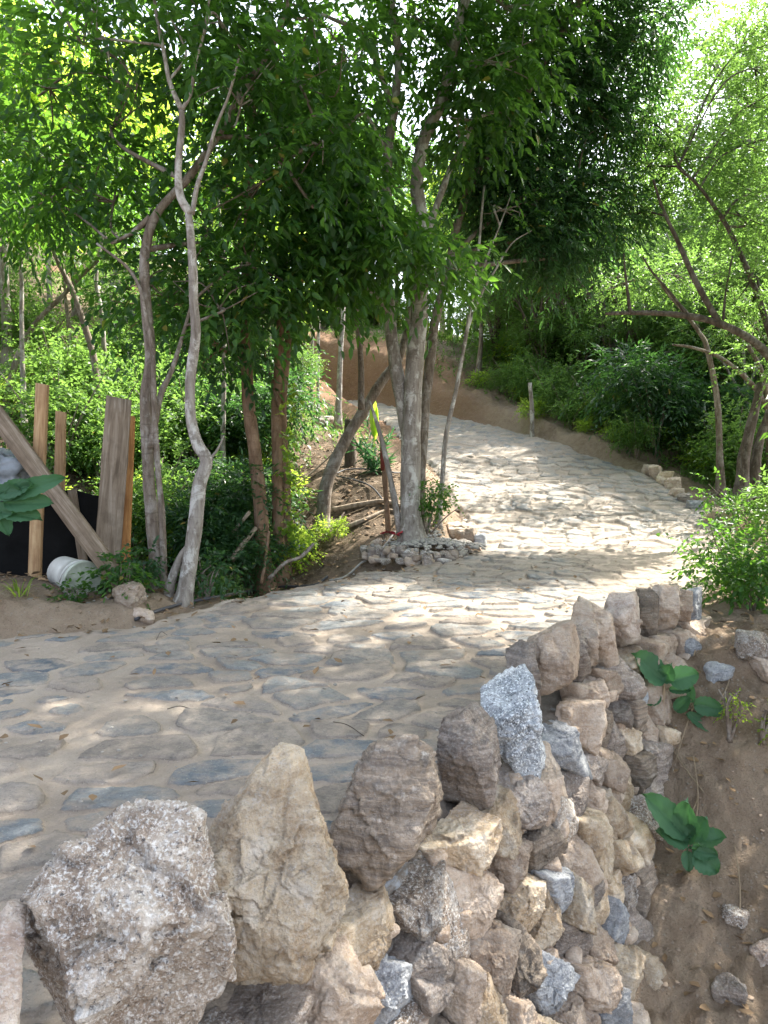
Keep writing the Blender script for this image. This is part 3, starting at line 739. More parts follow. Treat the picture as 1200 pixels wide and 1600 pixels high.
def build_tree(name, label, cat, stems, blobs, bark, leaf, seed=0, six=True, group=None, density=1.0, limbs=True, crown_name='crown', tb=0.):
    """stems: [(points Nx3, r0, r1)]; blobs: [(centre, radii, sprays, kind)]"""
    rs = np.random.default_rng(seed)
    base = np.array(stems[0][0][0], float)
    root = thing(name, label, cat, base, group)
    paths = [(catmull(s[0], 7), s[1], s[2]) for s in stems]; geo = []
    for q, (p, r0, r1) in enumerate(paths):
        rr = np.linspace(r0, r1, len(p))
        if q == 0: rr[:5] *= np.array([2.0, 1.5, 1.22, 1.08, 1.02])[:len(rr[:5])]
        wob = np.stack([fbm(np.stack([p[:, 2]*2.2, p[:, 0]*0+q+seed, p[:, 0]*0+k], -1), 2, seed+k) for k in (0, 1, 2)], -1)*min(.035, r0*.5)*np.linspace(0, 1, len(p))[:, None]
        geo.append(tube(p+wob, rr, 10 if r0 > .03 else 6, .22, seed+q))
    alls = np.concatenate([p for p, _, _ in paths]); allr = np.concatenate([np.linspace(r0, r1, len(p)) for p, r0, r1 in paths])
    lv = []
    for c, r, n, kind in blobs:
        c = np.array(c, float); r = np.array(r if hasattr(r, '__len__') else (r, r, r*.8), float)
        lv.append(blob_leaves(c, r, max(3, int(n*density)), kind, rs, six, tb))
        if limbs:
            dd = np.linalg.norm(alls-c, axis=1)+np.maximum(alls[:, 2]-c[2]+.2, 0)*3
            j = int(np.argmin(dd)); a = alls[j]; r0 = min(allr[j]*.7, .035+.0*r[0])
            mid = (a+c)/2+rs.normal(0, .1, 3)+[0, 0, .12*np.linalg.norm(c-a)]
            geo.append(tube(catmull([a, mid, c], 6), [max(r0, .012), .009], 6, .2, seed))
            for _ in range(5):
                e = c+unit(rs.normal(0, 1, 3))*r*.85; m2 = (c+e)/2+rs.normal(0, .08, 3); s_ = mid*.3+c*.7
                geo.append(tube(catmull([s_, m2, e], 4), [.010, .003], 4, 0, 0, cap=False))
    V, F = merge(geo); obj('trunk', V, F, bark, root, base)
    if lv:
        V, F, T = join_leaves(lv); obj(crown_name, V, F, leaf, root, base, smooth=False, attrs={'tint': T})
    return root
def pp(lst, Y, dY=0.):
    """picture points on one plant, at distance Y (dY added along it)"""
    n = len(lst); return np.array([P(a, b, Y+dY*k/max(1, n-1)) for k, (a, b) in enumerate(lst)])
def gp(lst, Y, dY=0.):
    p = pp(lst, Y, dY); z = float(H(p[0, 0], p[0, 1])[0]); p[0, 2] = min(p[0, 2], z)-.06 if p[0, 2] > z else z-.05; return p
def B(px, py, Y, r, n, kind): return (P(px, py, Y), r, n, kind)

build_tree('slender_tree', 'pale smooth tree kinked low and forked high, at the track edge by the black hose', 'tree',
 [(gp([(284, 948), (294, 895), (300, 850), (312, 760), (322, 722), (306, 690), (298, 640), (302, 540), (300, 440), (298, 335)], 5.75, .1), .068, .030),
  (pp([(298, 335), (281, 305), (278, 255), (283, 200), (284, 172)], 5.85), .034, .024),
  (pp([(284, 172), (266, 130), (256, 80), (243, 10), (236, -90)], 5.85), .022, .010), (pp([(284, 172), (298, 145), (306, 95), (318, 55), (332, -30)], 5.85), .018, .007),
  (pp([(300, 335), (308, 290), (322, 250), (336, 200), (356, 150), (372, 90)], 5.87), .020, .008),
  (pp([(262, 128), (290, 90), (283, 60), (262, 20)], 5.87), .012, .005), (pp([(322, 722), (338, 705), (350, 680)], 5.8), .014, .005),
  (gp([(262, 940), (268, 905), (280, 872), (296, 850)], 5.8), .04, .03)],
 [B(250, -40, 6.0, .7, 90, 'broad'), B(350, 40, 6.1, .6, 70, 'broad'), B(150, 60, 6.2, .6, 60, 'broad'), B(380, 150, 6.2, .45, 36, 'broad')],
 M['bark_pale'], M['leaf_broad'], 11)
build_tree('twin_stemmed_tree', 'brown tree with a thin pale second stem, left of the pale kinked tree', 'tree',
 [(gp([(248, 925), (241, 850), (233, 760), (229, 690), (229, 620), (236, 550), (225, 450), (226, 390), (245, 335), (300, 275), (350, 200), (398, 115), (440, 35), (470, -60)], 6.0, .5), .060, .022),
  (gp([(256, 915), (253, 800), (244, 700), (240, 600), (237, 540), (229, 500), (218, 450), (196, 415), (150, 380)], 5.95, .2), .030, .010),
  (pp([(236, 700), (250, 620), (268, 580), (286, 525), (300, 470)], 6.0, .3), .03, .012),
  (pp([(340, 214), (400, 213), (452, 198), (505, 178)], 6.45, .1), .022, .010), (pp([(235, 340), (205, 365), (175, 380)], 6.3), .030, .012),
  (pp([(420, 210), (445, 255), (490, 325)], 6.5), .014, .005), (pp([(220, 140), (180, 90), (130, 70)], 6.3), .014, .006)],
 [B(60, 150, 6.8, (.8, .8, .55), 83, 'broad'), B(170, 190, 6.7, .8, 104, 'broad'), B(60, 300, 6.9, (.7, .7, .45), 95, 'narrow'), B(180, 300, 6.9, .6, 76, 'broad'), B(330, 380, 6.9, (.7, .6, .7), 83, 'broad'), B(230, 440, 6.8, .5, 55, 'broad'),
  B(400, 300, 6.8, .7, 97, 'broad'), B(460, 120, 6.7, .8, 104, 'broad'), B(330, 110, 6.9, .7, 76, 'broad'), B(340, 480, 6.6, (.55, .5, .45), 51, 'broad'), B(490, 10, 6.8, .8, 83, 'broad'), B(150, 20, 6.9, .8, 83, 'broad'),
  B(500, 230, 6.7, .6, 110, 'hang'), B(330, -60, 6.9, .9, 69, 'broad'), B(480, -250, 6.6, 1.1, 187, 'broad'), B(620, -330, 6.3, 1.0, 162, 'broad'), B(250, -300, 6.6, 1.1, 150, 'broad'), B(40, -30, 6.9, .9, 62, 'broad'), B(400, 410, 6.9, .5, 80, 'hang')],
 M['bark_brown'], M['leaf_broad'], 12)
build_tree('red_barked_tree', 'reddish tree leaning left, its foot in the gully left of the joined stems', 'tree',
 [(gp([(416, 838), (402, 740), (389, 640), (385, 560), (385, 450), (388, 360), (391, 250), (400, 120)], 7.6, .3), .075, .04)],
 [B(400, 150, 8.2, .8, 110, 'broad'), B(330, 300, 8.2, .8, 100, 'broad'), B(420, 445, 7.7, (.5, .6, .35), 90, 'broad'), B(335, 540, 7.6, (.45, .5, .33), 80, 'broad'), B(250, 480, 8.0, .6, 70, 'broad')], M['bark_red'], M['leaf_dark'], 13)
build_tree('red_barked_tree', 'two straight reddish stems joined at the foot, hung with vine leaves', 'tree',
 [(gp([(437, 838), (433, 740), (432, 640), (437, 560), (440, 450), (445, 300), (450, 150)], 7.8, .3), .062, .03),
  (gp([(449, 838), (445, 740), (442, 640), (452, 520), (459, 420), (470, 280)], 7.85, .3), .055, .025), (pp([(441, 650), (425, 600), (410, 540)], 7.8, .2), .02, .01)],
 [B(450, 180, 8.6, .9, 110, 'broad'), B(520, 80, 8.7, .8, 80, 'broad'), B(480, 330, 8.4, .6, 70, 'broad')], M['bark_red'], M['leaf_broad'], 14)
build_tree('leaning_tree', 'brown tree leaning right over the mound, an upright shoot at its elbow', 'tree',
 [(gp([(503, 808), (508, 770), (520, 730), (542, 685), (566, 645), (592, 600), (622, 560), (640, 510), (640, 440)], 8.7, .6), .085, .045), (pp([(564, 640), (564, 560), (556, 480), (549, 380), (540, 260)], 8.8, .2), .040, .018)],
 [B(540, 220, 9.2, .8, 100, 'broad'), B(600, 290, 9.3, .6, 50, 'broad')], M['bark_brown'], M['leaf_dark'], 15)
build_tree('main_tree', 'tall mottled grey tree with two wavy trunks rising from the ring of stacked stones', 'tree',
 [(gp([(644, 866), (641, 760), (643, 660), (648, 560), (655, 480), (652, 420), (659, 380), (654, 330), (650, 280), (662, 222), (688, 168), (705, 100), (722, 10), (735, -80)], 7.95, .5), .112, .045),
  (pp([(641, 700), (628, 630), (614, 540), (607, 470), (598, 385), (604, 300), (605, 230), (616, 160), (622, 80), (610, -20)], 8.1, .4), .078, .04),
  (pp([(656, 400), (676, 340), (694, 290), (704, 262), (735, 200)], 8.2, .2), .045, .02), (pp([(612, 165), (570, 60), (520, 30), (470, 10)], 8.4), .035, .012), (pp([(690, 170), (720, 120), (760, 100), (800, 105)], 8.4), .03, .012)],
 [B(770, 95, 8.3, (.75, .6, .5), 170, 'hang'), B(740, 190, 8.3, (.5, .5, .45), 90, 'hang'), B(680, 60, 8.6, .6, 90, 'broad'), B(560, 90, 8.5, .7, 120, 'broad'), B(520, 300, 7.6, (.5, .5, .5), 100, 'hang'), B(540, 345, 7.3, (.5, .5, .33), 130, 'hang'),
  B(600, 385, 7.2, (.55, .5, .26), 130, 'hang'), B(500, 425, 7.3, (.42, .45, .25), 100, 'hang'), B(690, 410, 7.6, (.35, .35, .25), 50, 'hang'), B(600, -60, 8.6, .9, 110, 'broad'), B(740, -40, 8.7, .9, 120, 'broad'), B(540, 200, 8.3, .5, 60, 'broad'), B(800, 20, 8.8, .7, 100, 'hang'),
  B(680, -220, 8.6, 1.1, 306, 'broad'), B(820, -260, 8.2, 1.1, 306, 'broad'), B(560, -260, 8.2, 1.1, 270, 'broad'), B(700, -420, 8.0, 1.2, 306, 'broad'), B(860, -450, 7.6, 1.1, 288, 'broad')],  # crown clumps above the frame, added to shade the near track
 M['bark_pale'], M['leaf_broad'], 16, tb=.15)
build_tree('dark_tree', 'tree with drooping dark narrow leaves massed over the track behind the mottled trunk', 'tree',
 [(gp([(654, 840), (659, 700), (668, 600), (680, 500), (700, 420), (716, 350), (745, 270), (800, 190), (850, 100), (900, 10)], 8.2, 1.2), .062, .035), (pp([(706, 400), (760, 350), (830, 300), (900, 280)], 8.8, .5), .03, .012)],
 [B(830, 380, 9.1, (.55, .5, .28), 150, 'narrow'), B(760, 260, 9.4, (.6, .5, .5), 160, 'narrow'), B(960, 130, 9.9, (.5, .5, .5), 130, 'narrow'), B(800, 250, 9.4, (.8, .7, .7), 357, 'narrow'), B(880, 170, 9.7, (.8, .7, .7), 357, 'narrow'), B(850, 330, 9.3, (.8, .6, .5), 374, 'narrow'), B(930, 330, 9.5, (.55, .5, .55), 204, 'narrow'), B(900, 60, 9.8, (.8, .7, .6), 289, 'narrow'), B(980, 60, 9.9, (.6, .6, .5), 170, 'narrow'),
  B(870, 405, 9.2, (.4, .5, .28), 102, 'narrow'), B(960, 200, 9.8, (.5, .5, .5), 136, 'narrow'), B(1020, 20, 10, (.5, .5, .4), 102, 'narrow'), B(820, 130, 9.7, .7, 221, 'narrow'), B(760, 330, 9.3, (.5, .5, .4), 153, 'narrow'), B(860, -60, 9.9, .9, 204, 'narrow'), B(800, 40, 9.9, .8, 187, 'narrow'),
  B(960, -130, 9.6, 1.0, 255, 'narrow'), B(1060, -200, 9.2, 1.0, 459, 'narrow'), B(940, -300, 9.0, 1.1, 489, 'narrow'), B(1060, -380, 8.6, 1.0, 428, 'narrow')],  # high clumps out of view, added to keep sun off the near track
 M['bark_brown'], M['leaf_dark'], 17)
build_tree('sapling', 'thin crooked sapling forking above the track, rising from the rocks right of the mottled trunk', 'sapling',
 [(gp([(683, 838), (690, 760), (697, 680), (711, 620), (726, 540), (740, 450), (750, 350), (756, 290)], 8.3, .3), .035, .012), (pp([(738, 470), (762, 400), (778, 360), (800, 300)], 8.55), .016, .006),
  (pp([(728, 520), (752, 460), (775, 420), (800, 380), (830, 360)], 8.5), .016, .005)], [B(790, 330, 8.7, .3, 16, 'small')], M['bark_pale'], M['leaf_broad'], 18)
# right hand trees
build_tree('arching_tree', 'tree whose bare brown limb arches out over the woods at the right edge', 'tree',
 [(np.array([on_ground(6.3, 9.3, -.1), P(1265, 700, 9.3), P(1235, 600, 9.2), P(1190, 545, 9.1), P(1150, 518, 9.0), P(1100, 500, 9), P(1040, 492, 9), P(985, 491, 9), P(945, 493, 9)]), .075, .018),
  (pp([(985, 491), (979, 440), (974, 395)], 9), .022, .008), (pp([(1125, 508), (1090, 445), (1062, 385), (1038, 330), (1020, 280)], 9), .04, .012), (pp([(1075, 495), (1050, 460), (1020, 425), (1005, 400)], 9), .022, .010),
  (pp([(1215, 570), (1190, 480), (1150, 380), (1100, 300), (1060, 260)], 9.1), .04, .014), (pp([(1130, 500), (1135, 450), (1145, 400)], 9), .018, .008)],
 [B(1080, 250, 9.6, (.6, .6, .35), 240, 'tiny'), B(1150, 330, 9.4, (.6, .6, .4), 300, 'tiny'), B(1010, 260, 9.8, (.5, .5, .4), 210, 'tiny'), B(1180, 220, 9.6, (.6, .6, .4), 270, 'tiny'), B(1170, 440, 9.2, (.4, .5, .35), 210, 'tiny'), B(1200, 100, 9.8, (.5, .5, .5), 210, 'tiny'), B(1170, 60, 10, (.5, .5, .35), 160, 'tiny'), B(1190, 300, 9.5, (.5, .5, .5), 200, 'tiny'), B(1000, 180, 10.3, (.5, .5, .4), 150, 'tiny'), B(1180, 160, 9.8, (.5, .5, .4), 160, 'tiny'), B(1000, 330, 9.6, (.4, .4, .25), 120, 'tiny')],
 M['bark_dark'], M['leaf_light'], 21)
build_tree('forked_tree', 'thin dark forked tree leaning over the bank below the arching bare limb', 'tree',
 [(gp([(1128, 750), (1122, 640), (1106, 550), (1092, 520), (1060, 480), (1030, 440)], 11, .2), .055, .015), (pp([(1200, 640), (1175, 600), (1130, 562), (1085, 545), (1050, 540)], 11), .042, .015), (gp([(1215, 760), (1200, 690), (1200, 640), (1190, 580), (1170, 540)], 11), .05, .03)],
 [B(1060, 430, 11.6, (.8, .6, .35), 300, 'tiny'), B(1180, 500, 11.4, (.6, .6, .5), 300, 'tiny'), B(980, 440, 11.8, (.6, .6, .3), 180, 'tiny')], M['bark_brown'], M['leaf_light'], 22)
build_tree('thick_tree', 'stout dark double trunk in deep shade at the right edge', 'tree', [(gp([(1158, 790), (1162, 720), (1175, 660), (1190, 600)], 10.2, .2), .10, .05), (gp([(1176, 790), (1182, 720), (1200, 640)], 10.3, .2), .09, .05)],
 [B(1200, 560, 10.4, (.6, .6, .4), 80, 'small')], M['bark_dark'], M['leaf_light'], 23)

# ---- tree and bush patterns for the woods; the first one is moved into place, the others are copies
def proto_tree(seed, kind, bark, leaf, hgt, spread, name, nb=11, n=105, multi=1):
    rs = np.random.default_rng(seed); stems = []
    for m_ in range(multi):
        a = rs.uniform(0, 6.28); lean = rs.uniform(.1, .3)*(1 if multi == 1 else 2)
        pts = [np.array([0, 0, -.15]), np.array([cos(a)*lean*.3, sin(a)*lean*.3, hgt*.25]), np.array([cos(a)*lean, sin(a)*lean, hgt*.5]), np.array([cos(a)*lean*1.6+rs.normal(0, .2), sin(a)*lean*1.6, hgt*.8])]
        stems.append((np.array(pts), .085 if multi == 1 else .05, .02))
        for b_ in range(2):
            j = pts[2]; e = j+np.array([rs.normal(0, .9), rs.normal(0, .9), hgt*rs.uniform(.2, .4)]); stems.append((np.array([j-[0, 0, hgt*.12], (j+e)/2+rs.normal(0, .1, 3), e]), .035, .01))
    blobs = []
    for k in range(nb):
        a = rs.uniform(0, 6.28); q = rs.uniform(0, 1)**.6*spread; z = hgt*rs.uniform(.42, 1.0)
        q *= np.sin(np.clip((z/hgt-.25)/.8, 0.1, 1)*pi)*.6+.5
        r = rs.uniform(.55, .95)*spread*.42
        blobs.append(((cos(a)*q, sin(a)*q, z), (r, r, r*.65), int(n*rs.uniform(.7, 1.2)), kind))
    return build_tree(name, '', 'tree', stems, blobs, bark, leaf, seed, False)
protos = {
 'tall': proto_tree(41, 'bg', M['bark_brown'], M['leaf_broad'], 6.5, 2.1, 'woodland_tree', 13, 120),
 'light': proto_tree(42, 'small', M['bark_pale'], M['leaf_light'], 5.0, 1.9, 'woodland_tree', 14, 150),
 'yellow': proto_tree(43, 'bg', M['bark_pale'], M['leaf_yellow'], 5.5, 2.0, 'woodland_tree', 12, 110),
 'multi': proto_tree(44, 'small', M['bark_dark'], M['leaf_light'], 3.6, 1.7, 'thicket_tree', 12, 140, 5)}
used = set()
def put(key, x, y, sc, rz, label, group, cat='tree', dz=0.):
    root = protos[key]; loc = on_ground(x, y, dz)
    if key in used: r = copy_tree(root, loc, rz, sc)
    else:
        used.add(key); r = root; r.location = tuple(loc); r.rotation_euler = (0, 0, rz); r.scale = (sc,)*3
    r['label'] = label; r['group'] = group; r['category'] = cat
    return r
rs = np.random.default_rng(99)
LAND = [(-999, 'beyond the left picture edge'), (0, 'behind the tall timber post'), (80, 'above the white bucket'), (160, 'behind the wide leaning board'), (240, 'behind the pale kinked tree'), (340, 'left of the joined red stems'), (420, 'behind the joined red stems'),
 (500, 'above the young palm'), (580, 'behind the mottled trunks'), (680, 'behind the crooked sapling'), (760, 'above the grey fence post'), (860, 'where bank and woods meet'), (960, 'behind the row of edge boulders'), (1060, 'below the arching limb'), (1150, 'at the right picture edge')]
LOOK = {'tall': 'tall green tree', 'light': 'pale stemmed airy tree', 'yellow': 'yellow green tree', 'multi': 'many stemmed thicket tree', 'bush': 'small leaved bush', 'fern': 'low leafy weed clump'}
ROW = ['in the nearest row', 'one row back', 'two rows back', 'three rows back', 'far at the back']
seen_labels = set()
def place_label(key, px, Y, y0, st=3.5, where=''):
    lm = [n for a, n in LAND if px >= a][-1]; r = min(4, int(max(0, Y-y0)/st))
    for extra in ('', 'right hand ', 'middle ', 'shorter ', 'taller ', 'slimmer ', 'fuller ', 'leaning ', 'lesser ', 'outer ', 'denser ', 'sparser ', 'wider ', 'narrower ', 'brighter ', 'darker ', 'twiggy ', 'rounder ', 'ragged ', 'upright ', 'sprawling '):
        l = extra+LOOK[key]+' '+where+lm+', '+ROW[r]
        if l not in seen_labels: seen_labels.add(l); return l
    return l
def many(spec, where, group, y0=11):
    for key, px, Y, sc in spec:
        x = (px-600)/FPX*Y; put(key, x, Y, sc*rs.uniform(.92, 1.08), rs.uniform(0, 6.28), place_label(key, px, Y, y0), group, {'bush': 'bush', 'fern': 'weed'}.get(key, 'tree'))
many([('yellow', 20, 12, 1.0), ('tall', -60, 11, 0.81), ('light', 90, 14.5, 0.74), ('light', 180, 13, .6), ('tall', 130, 16, 0.74), ('yellow', 250, 15.5, 0.78), ('light', 300, 17.5, 0.81), ('light', 10, 18, 0.96), ('tall', 60, 22, 0.89), ('yellow', 190, 20, 1.04), ('light', 330, 13.5, .62), ('yellow', -120, 15, 0.96)],
     'slim tree on the sunny slope behind the timber and the slender trees', 'trees on the left slope')
many([('yellow', 400, 17, 0.81), ('tall', 440, 23, 1.04), ('light', 380, 21, 0.96), ('light', 460, 26, 1.11), ('yellow', 540, 26.5, 0.89), ('tall', 620, 27.5, 1.11), ('light', 600, 25, 0.81), ('yellow', 700, 27, 0.89), ('tall', 520, 31, 1.26), ('light', 690, 30, 1.18), ('tall', 350, 29, 1.26), ('light', 430, 12.8, .55)],
     'leafy tree standing above the earth bank behind the track', 'trees above the earth bank')
many([('multi', 770, 19.5, 1.0), ('light', 830, 21, 1.0), ('multi', 850, 17.5, .85), ('yellow', 740, 24, 1.0), ('multi', 905, 17, .9), ('light', 900, 22.5, .95), ('multi', 960, 15.8, 1.0), ('light', 1000, 19, .9), ('multi', 1030, 16.5, .9), ('light', 1080, 19, 1.0), ('tall', 820, 27, 1.1), ('light', 940, 27, 1.1), ('multi', 1130, 15.5, 1.1), ('light', 1180, 18, 1.1), ('yellow', 1050, 25, .9), ('light', 1150, 24, 1.1), ('multi', 1220, 14, 1.2), ('light', 780, 30, 1.2), ('light', 860, 31, 1.25), ('light', 935, 31, 1.2), ('light', 1000, 29, 1.1), ('yellow', 900, 25, .8), ('light', 1070, 28, 1.2), ('light', 965, 23.5, .8), ('light', 1030, 23, .8), ('multi', 800, 23, 1.1), ('multi', 880, 20.5, 1.0), ('multi', 1000, 20.5, 1.05), ('multi', 1090, 21, 1.1), ('light', 1290, 17, 1.3), ('light', 1240, 22, 1.3)],
     'light green tree in the thicket beyond the right side of the track', 'trees right of the track')
many([('light', 1200, 20, 2.2), ('light', 1010, 22, 1.45), ('light', 1120, 23, 1.5), ('light', 1290, 18, 2.2), ('light', 1170, 13.5, .8), ('light', 1240, 13.5, 1.05), ('light', 1110, 15, .85)], 'airy light green tree just behind the arching bare limb', 'trees behind the arching limb')
# trees beside the photographer; those right of frame are added to shade the track
for x, y, sc, key in [(6.7, 6.6, 1.05, 'tall'), (7.2, 4.6, 1.2, 'tall'), (4.6, 4.2, .95, 'tall'), (-5.2, 7.8, 1.1, 'tall')]:
    put(key, x, y, sc, rs.uniform(0, 6), ['tall tree right of the shrub at the bank top', 'tall tree down the slope right of the wall', 'tree rooted on the dirt bank beside the broad leaved plants', 'airy tree right of the edge boulders', 'tree left of the timber pile', 'tallest tree overhanging the near end of the wall'][[6.7, 7.2, 4.6, 7.5, -5.2].index(x) if y != 3.4 else 5], 'shade trees beside the track')

g_ = on_ground(4.5, 3.0)  # tree added out of frame, limbs shaped to shade wall and near track
build_tree('overhanging_tree', 'tree below the wall whose high limbs hang over the near end of the track', 'tree',
 [(np.array([g_, g_+[-.2, .2, 2], [4.0, 3.6, 2.2], [3.2, 4.6, 4.2], [2.2, 5.2, 5.2], [1.2, 5.2, 5.6]]), .13, .03), (np.array([[4.0, 3.6, 2.2], [3.6, 5.2, 4.6], [3.5, 6.4, 5.8]]), .05, .02)],
 [(np.array(c), (.85, .85, .5), 210, 'broad') for c in [(2.7, 4.2, 4.1), (3.5, 5.4, 4.9), (3.3, 6.5, 5.7), (2.2, 5.0, 4.8), (1.2, 4.7, 4.8), (2.2, 6.2, 5.7), (.3, 4.3, 4.7), (1.2, 5.8, 5.7), (4.3, 6.5, 5.7), (2.0, 3.6, 4.1), (1.0, 3.5, 4.3), (.1, 3.2, 4.4), (3.0, 3.5, 3.8), (1.6, 2.6, 3.9), (0.2, 5.4, 5.6)]],
 M['bark_brown'], M['leaf_broad'], 91, False)

for k, (pts, Y, r, lb) in enumerate([([(36, 640), (34, 520), (32, 400), (20, 300)], 9.5, .035, 'slim straight grey stem behind the tall timber post'), ([(150, 640), (148, 570), (118, 470), (88, 400), (60, 340)], 9.5, .05, 'slim dark stem leaning left behind the timber posts'), ([(165, 580), (160, 500), (150, 430), (170, 330)], 11, .04, 'slim brown stem upright on the slope behind the wide board'),
   ([(5, 700), (18, 590), (45, 520), (100, 460), (170, 390)], 10, .05, 'slim stem leaning right from the left picture edge'), ([(345, 700), (350, 560), (352, 430), (340, 300)], 9.5, .035, 'slim stem between the kinked tree and the red trunk'), ([(105, 600), (108, 520), (100, 440)], 12, .045, 'short slim stem farther up the left slope'),
   ([(527, 640), (533, 540), (540, 430), (545, 300)], 15, .06, 'grey stem at the bend left of the leaning tree shoot'), ([(745, 610), (752, 520), (748, 430)], 18.5, .07, 'dark stem on the bank right of the crooked sapling')]):
    top = P(pts[-1][0], pts[-1][1]-40, Y)
    build_tree('slim_tree', lb, 'tree', [(gp(pts, Y, .2), r, r*.45)], [(top, (.6, .6, .45), 45, 'broad')], M['bark_brown'] if k % 2 else M['bark_pale'], M['leaf_broad'], 60+k, False, 'slim trees between the larger ones')

g_ = on_ground(5.6, 6.2)  # second tree added right of frame, crown placed to shade the track
build_tree('overhanging_tree', 'tree beside the right bank whose high limbs hang over the middle of the track', 'tree',
 [(np.array([g_, g_+[-.1, .2, 2], [5.3, 6.6, 2.2], [4.9, 7.2, 4.2], [4.4, 7.8, 6]]), .12, .03), (np.array([[5.3, 6.6, 2.2], [4.6, 7, 4.2], [3.6, 7.3, 5.9]]), .05, .02)],
 [(np.array(c), (.8, .8, .45), 130, 'broad') for c in [(3.5, 7.5, 5.9), (4.4, 7.8, 6.0), (5.2, 8.2, 6.2), (4.3, 6.9, 5.5), (5.1, 7.0, 5.5), (4.6, 9, 6.8), (3.6, 8.6, 6.6), (2.6, 7.4, 6.0), (5.6, 7.6, 5.8), (2.5, 8.4, 6.6)]],
 M['bark_brown'], M['leaf_broad'], 92, False)

# ------------------------------------------------------------------ undergrowth
def proto_bush(seed, kind, leaf, hgt, spread, name, cat, nb=6, n=60, ns=6):
    rs = np.random.default_rng(seed); stems = []; blobs = []
    for m_ in range(ns):
        a = rs.uniform(0, 6.28); e = np.array([cos(a)*spread*rs.uniform(.3, .9), sin(a)*spread*rs.uniform(.3, .9), hgt*rs.uniform(.6, 1)])
        stems.append((np.array([[0, 0, -.08], e*[.35, .35, .45], e]), .016, .004))
    for k in range(nb):
        a = rs.uniform(0, 6.28); q = rs.uniform(0, 1)**.5*spread*.7; r = spread*rs.uniform(.38, .6)
        blobs.append(((cos(a)*q, sin(a)*q, hgt*rs.uniform(.3, .85)), (r, r, r*.6), int(n*rs.uniform(.7, 1.3)), kind))
    return build_tree(name, '', cat, stems, blobs, M['bark_brown'], leaf, seed, False, limbs=False, crown_name='foliage')
KIND['weed'] = (8, .22, .06, .036, .2, .15); KIND['pinnate'] = (14, .55, .12, .036, .5, .35)
protos['bush'] = proto_bush(51, 'weed', M['leaf_light'], 1.1, .75, 'bush', 'bush', 7, 70)
protos['fern'] = proto_bush(52, 'weed', M['leaf_yellow'], .5, .5, 'weed_clump', 'weed', 4, 38, 4)
protos['dark'] = proto_bush(53, 'pinnate', M['leaf_dark'], 1.5, .8, 'shrub', 'shrub', 6, 55)
LOOK['dark'] = 'dark long leaved shrub'
rs = np.random.default_rng(123)
def scatter(n, keys, pxr, Yr, scr, group, y0, thr=.55):
    k = 0; tries = 0
    while k < n and tries < n*30:
        tries += 1
        px = rs.uniform(*pxr); Y = rs.uniform(*Yr); x = (px-600)/FPX*Y
        if sdist(np.array([x]), np.array([Y]))[0] < (thr if x > 0 else .9): continue
        key = keys[rs.integers(len(keys))]
        put(key, x, Y, rs.uniform(*scr), rs.uniform(0, 6.28), place_label(key, px, Y, y0, 2.5), group, {'fern': 'weed', 'dark': 'shrub'}.get(key, 'bush')); k += 1
scatter(34, ['bush', 'bush', 'fern'], (-80, 330), (7.6, 15), (.8, 1.25), 'bushes on the left slope', 7.6)
scatter(20, ['bush', 'dark', 'fern'], (330, 440), (8.6, 15), (.7, 1.15), 'bushes round the gully', 8.6)
scatter(22, ['bush', 'bush', 'fern'], (440, 860), (23, 27), (1.0, 1.6), 'bushes on top of the earth bank', 19)
scatter(30, ['bush', 'bush', 'fern'], (740, 1010), (14, 20), (.7, 1.15), 'bushes on the right bank', 13)
scatter(22, ['fern', 'fern', 'bush'], (660, 1000), (13, 19.5), (.5, .8), 'weeds on the face of the right bank', 12.5, .32)
scatter(24, ['fern', 'bush'], (700, 1010), (12.5, 18), (.45, .75), 'weeds on the face of the right bank', 12.5, .18)
scatter(22, ['bush', 'fern'], (780, 1120), (19, 27), (1.6, 2.5), 'tall bushes deep in the right hand thicket', 18)
scatter(30, ['bush', 'bush', 'fern', 'dark'], (1010, 1290), (11.5, 17), (.8, 1.2), 'bushes right of the track', 10)
many([('dark', 362, 7.5, .62), ('dark', 330, 7.9, .8), ('dark', 395, 8.5, .75), ('fern', 478, 8.3, .5), ('fern', 520, 8.35, .45), ('fern', 445, 7.95, .75), ('bush', 345, 6.9, .45)], '', 'shrubs in the gully', 6)

# ground cover of small weeds and grass between the bushes
def scatter_cover():
    rs = np.random.default_rng(5); n = 26000
    px = rs.uniform(-150, 1350, n); Y = 6+rs.uniform(0, 1, n)**.8*22; x = (px-600)/FPX*Y
    sdv = sdist(x, Y); dens = fbm2(x, Y, .55, 3, 61)
    left = x < .6
    ok = (sdv > np.where(left, .75, .6)) & (dens > np.where(Y < 9.5, .12, -.25)) & ~((x > 0) & (x < 6.5) & (Y < 9)) & ~((np.abs(x+.4) < 1.0) & (Y < 13))
    x, Y = x[ok], Y[ok]; z = H(x, Y); m = len(x)
    d = np.stack([rs.normal(0, .5, m), rs.normal(0, .5, m), rs.uniform(.5, 1.2, m)], 1)
    V, F, T = spray_geo(np.stack([x, Y, z-.01], 1), d, 6, .20, .055, .032, .2, rs, False, -.1)
    tag(obj('ground_cover', V, F, M['leaf_light'], None, (0, 12, 0), False, {'tint': T}), 'low green weeds carpeting the soil under the trees', 'weeds', None, 'stuff')
scatter_cover()
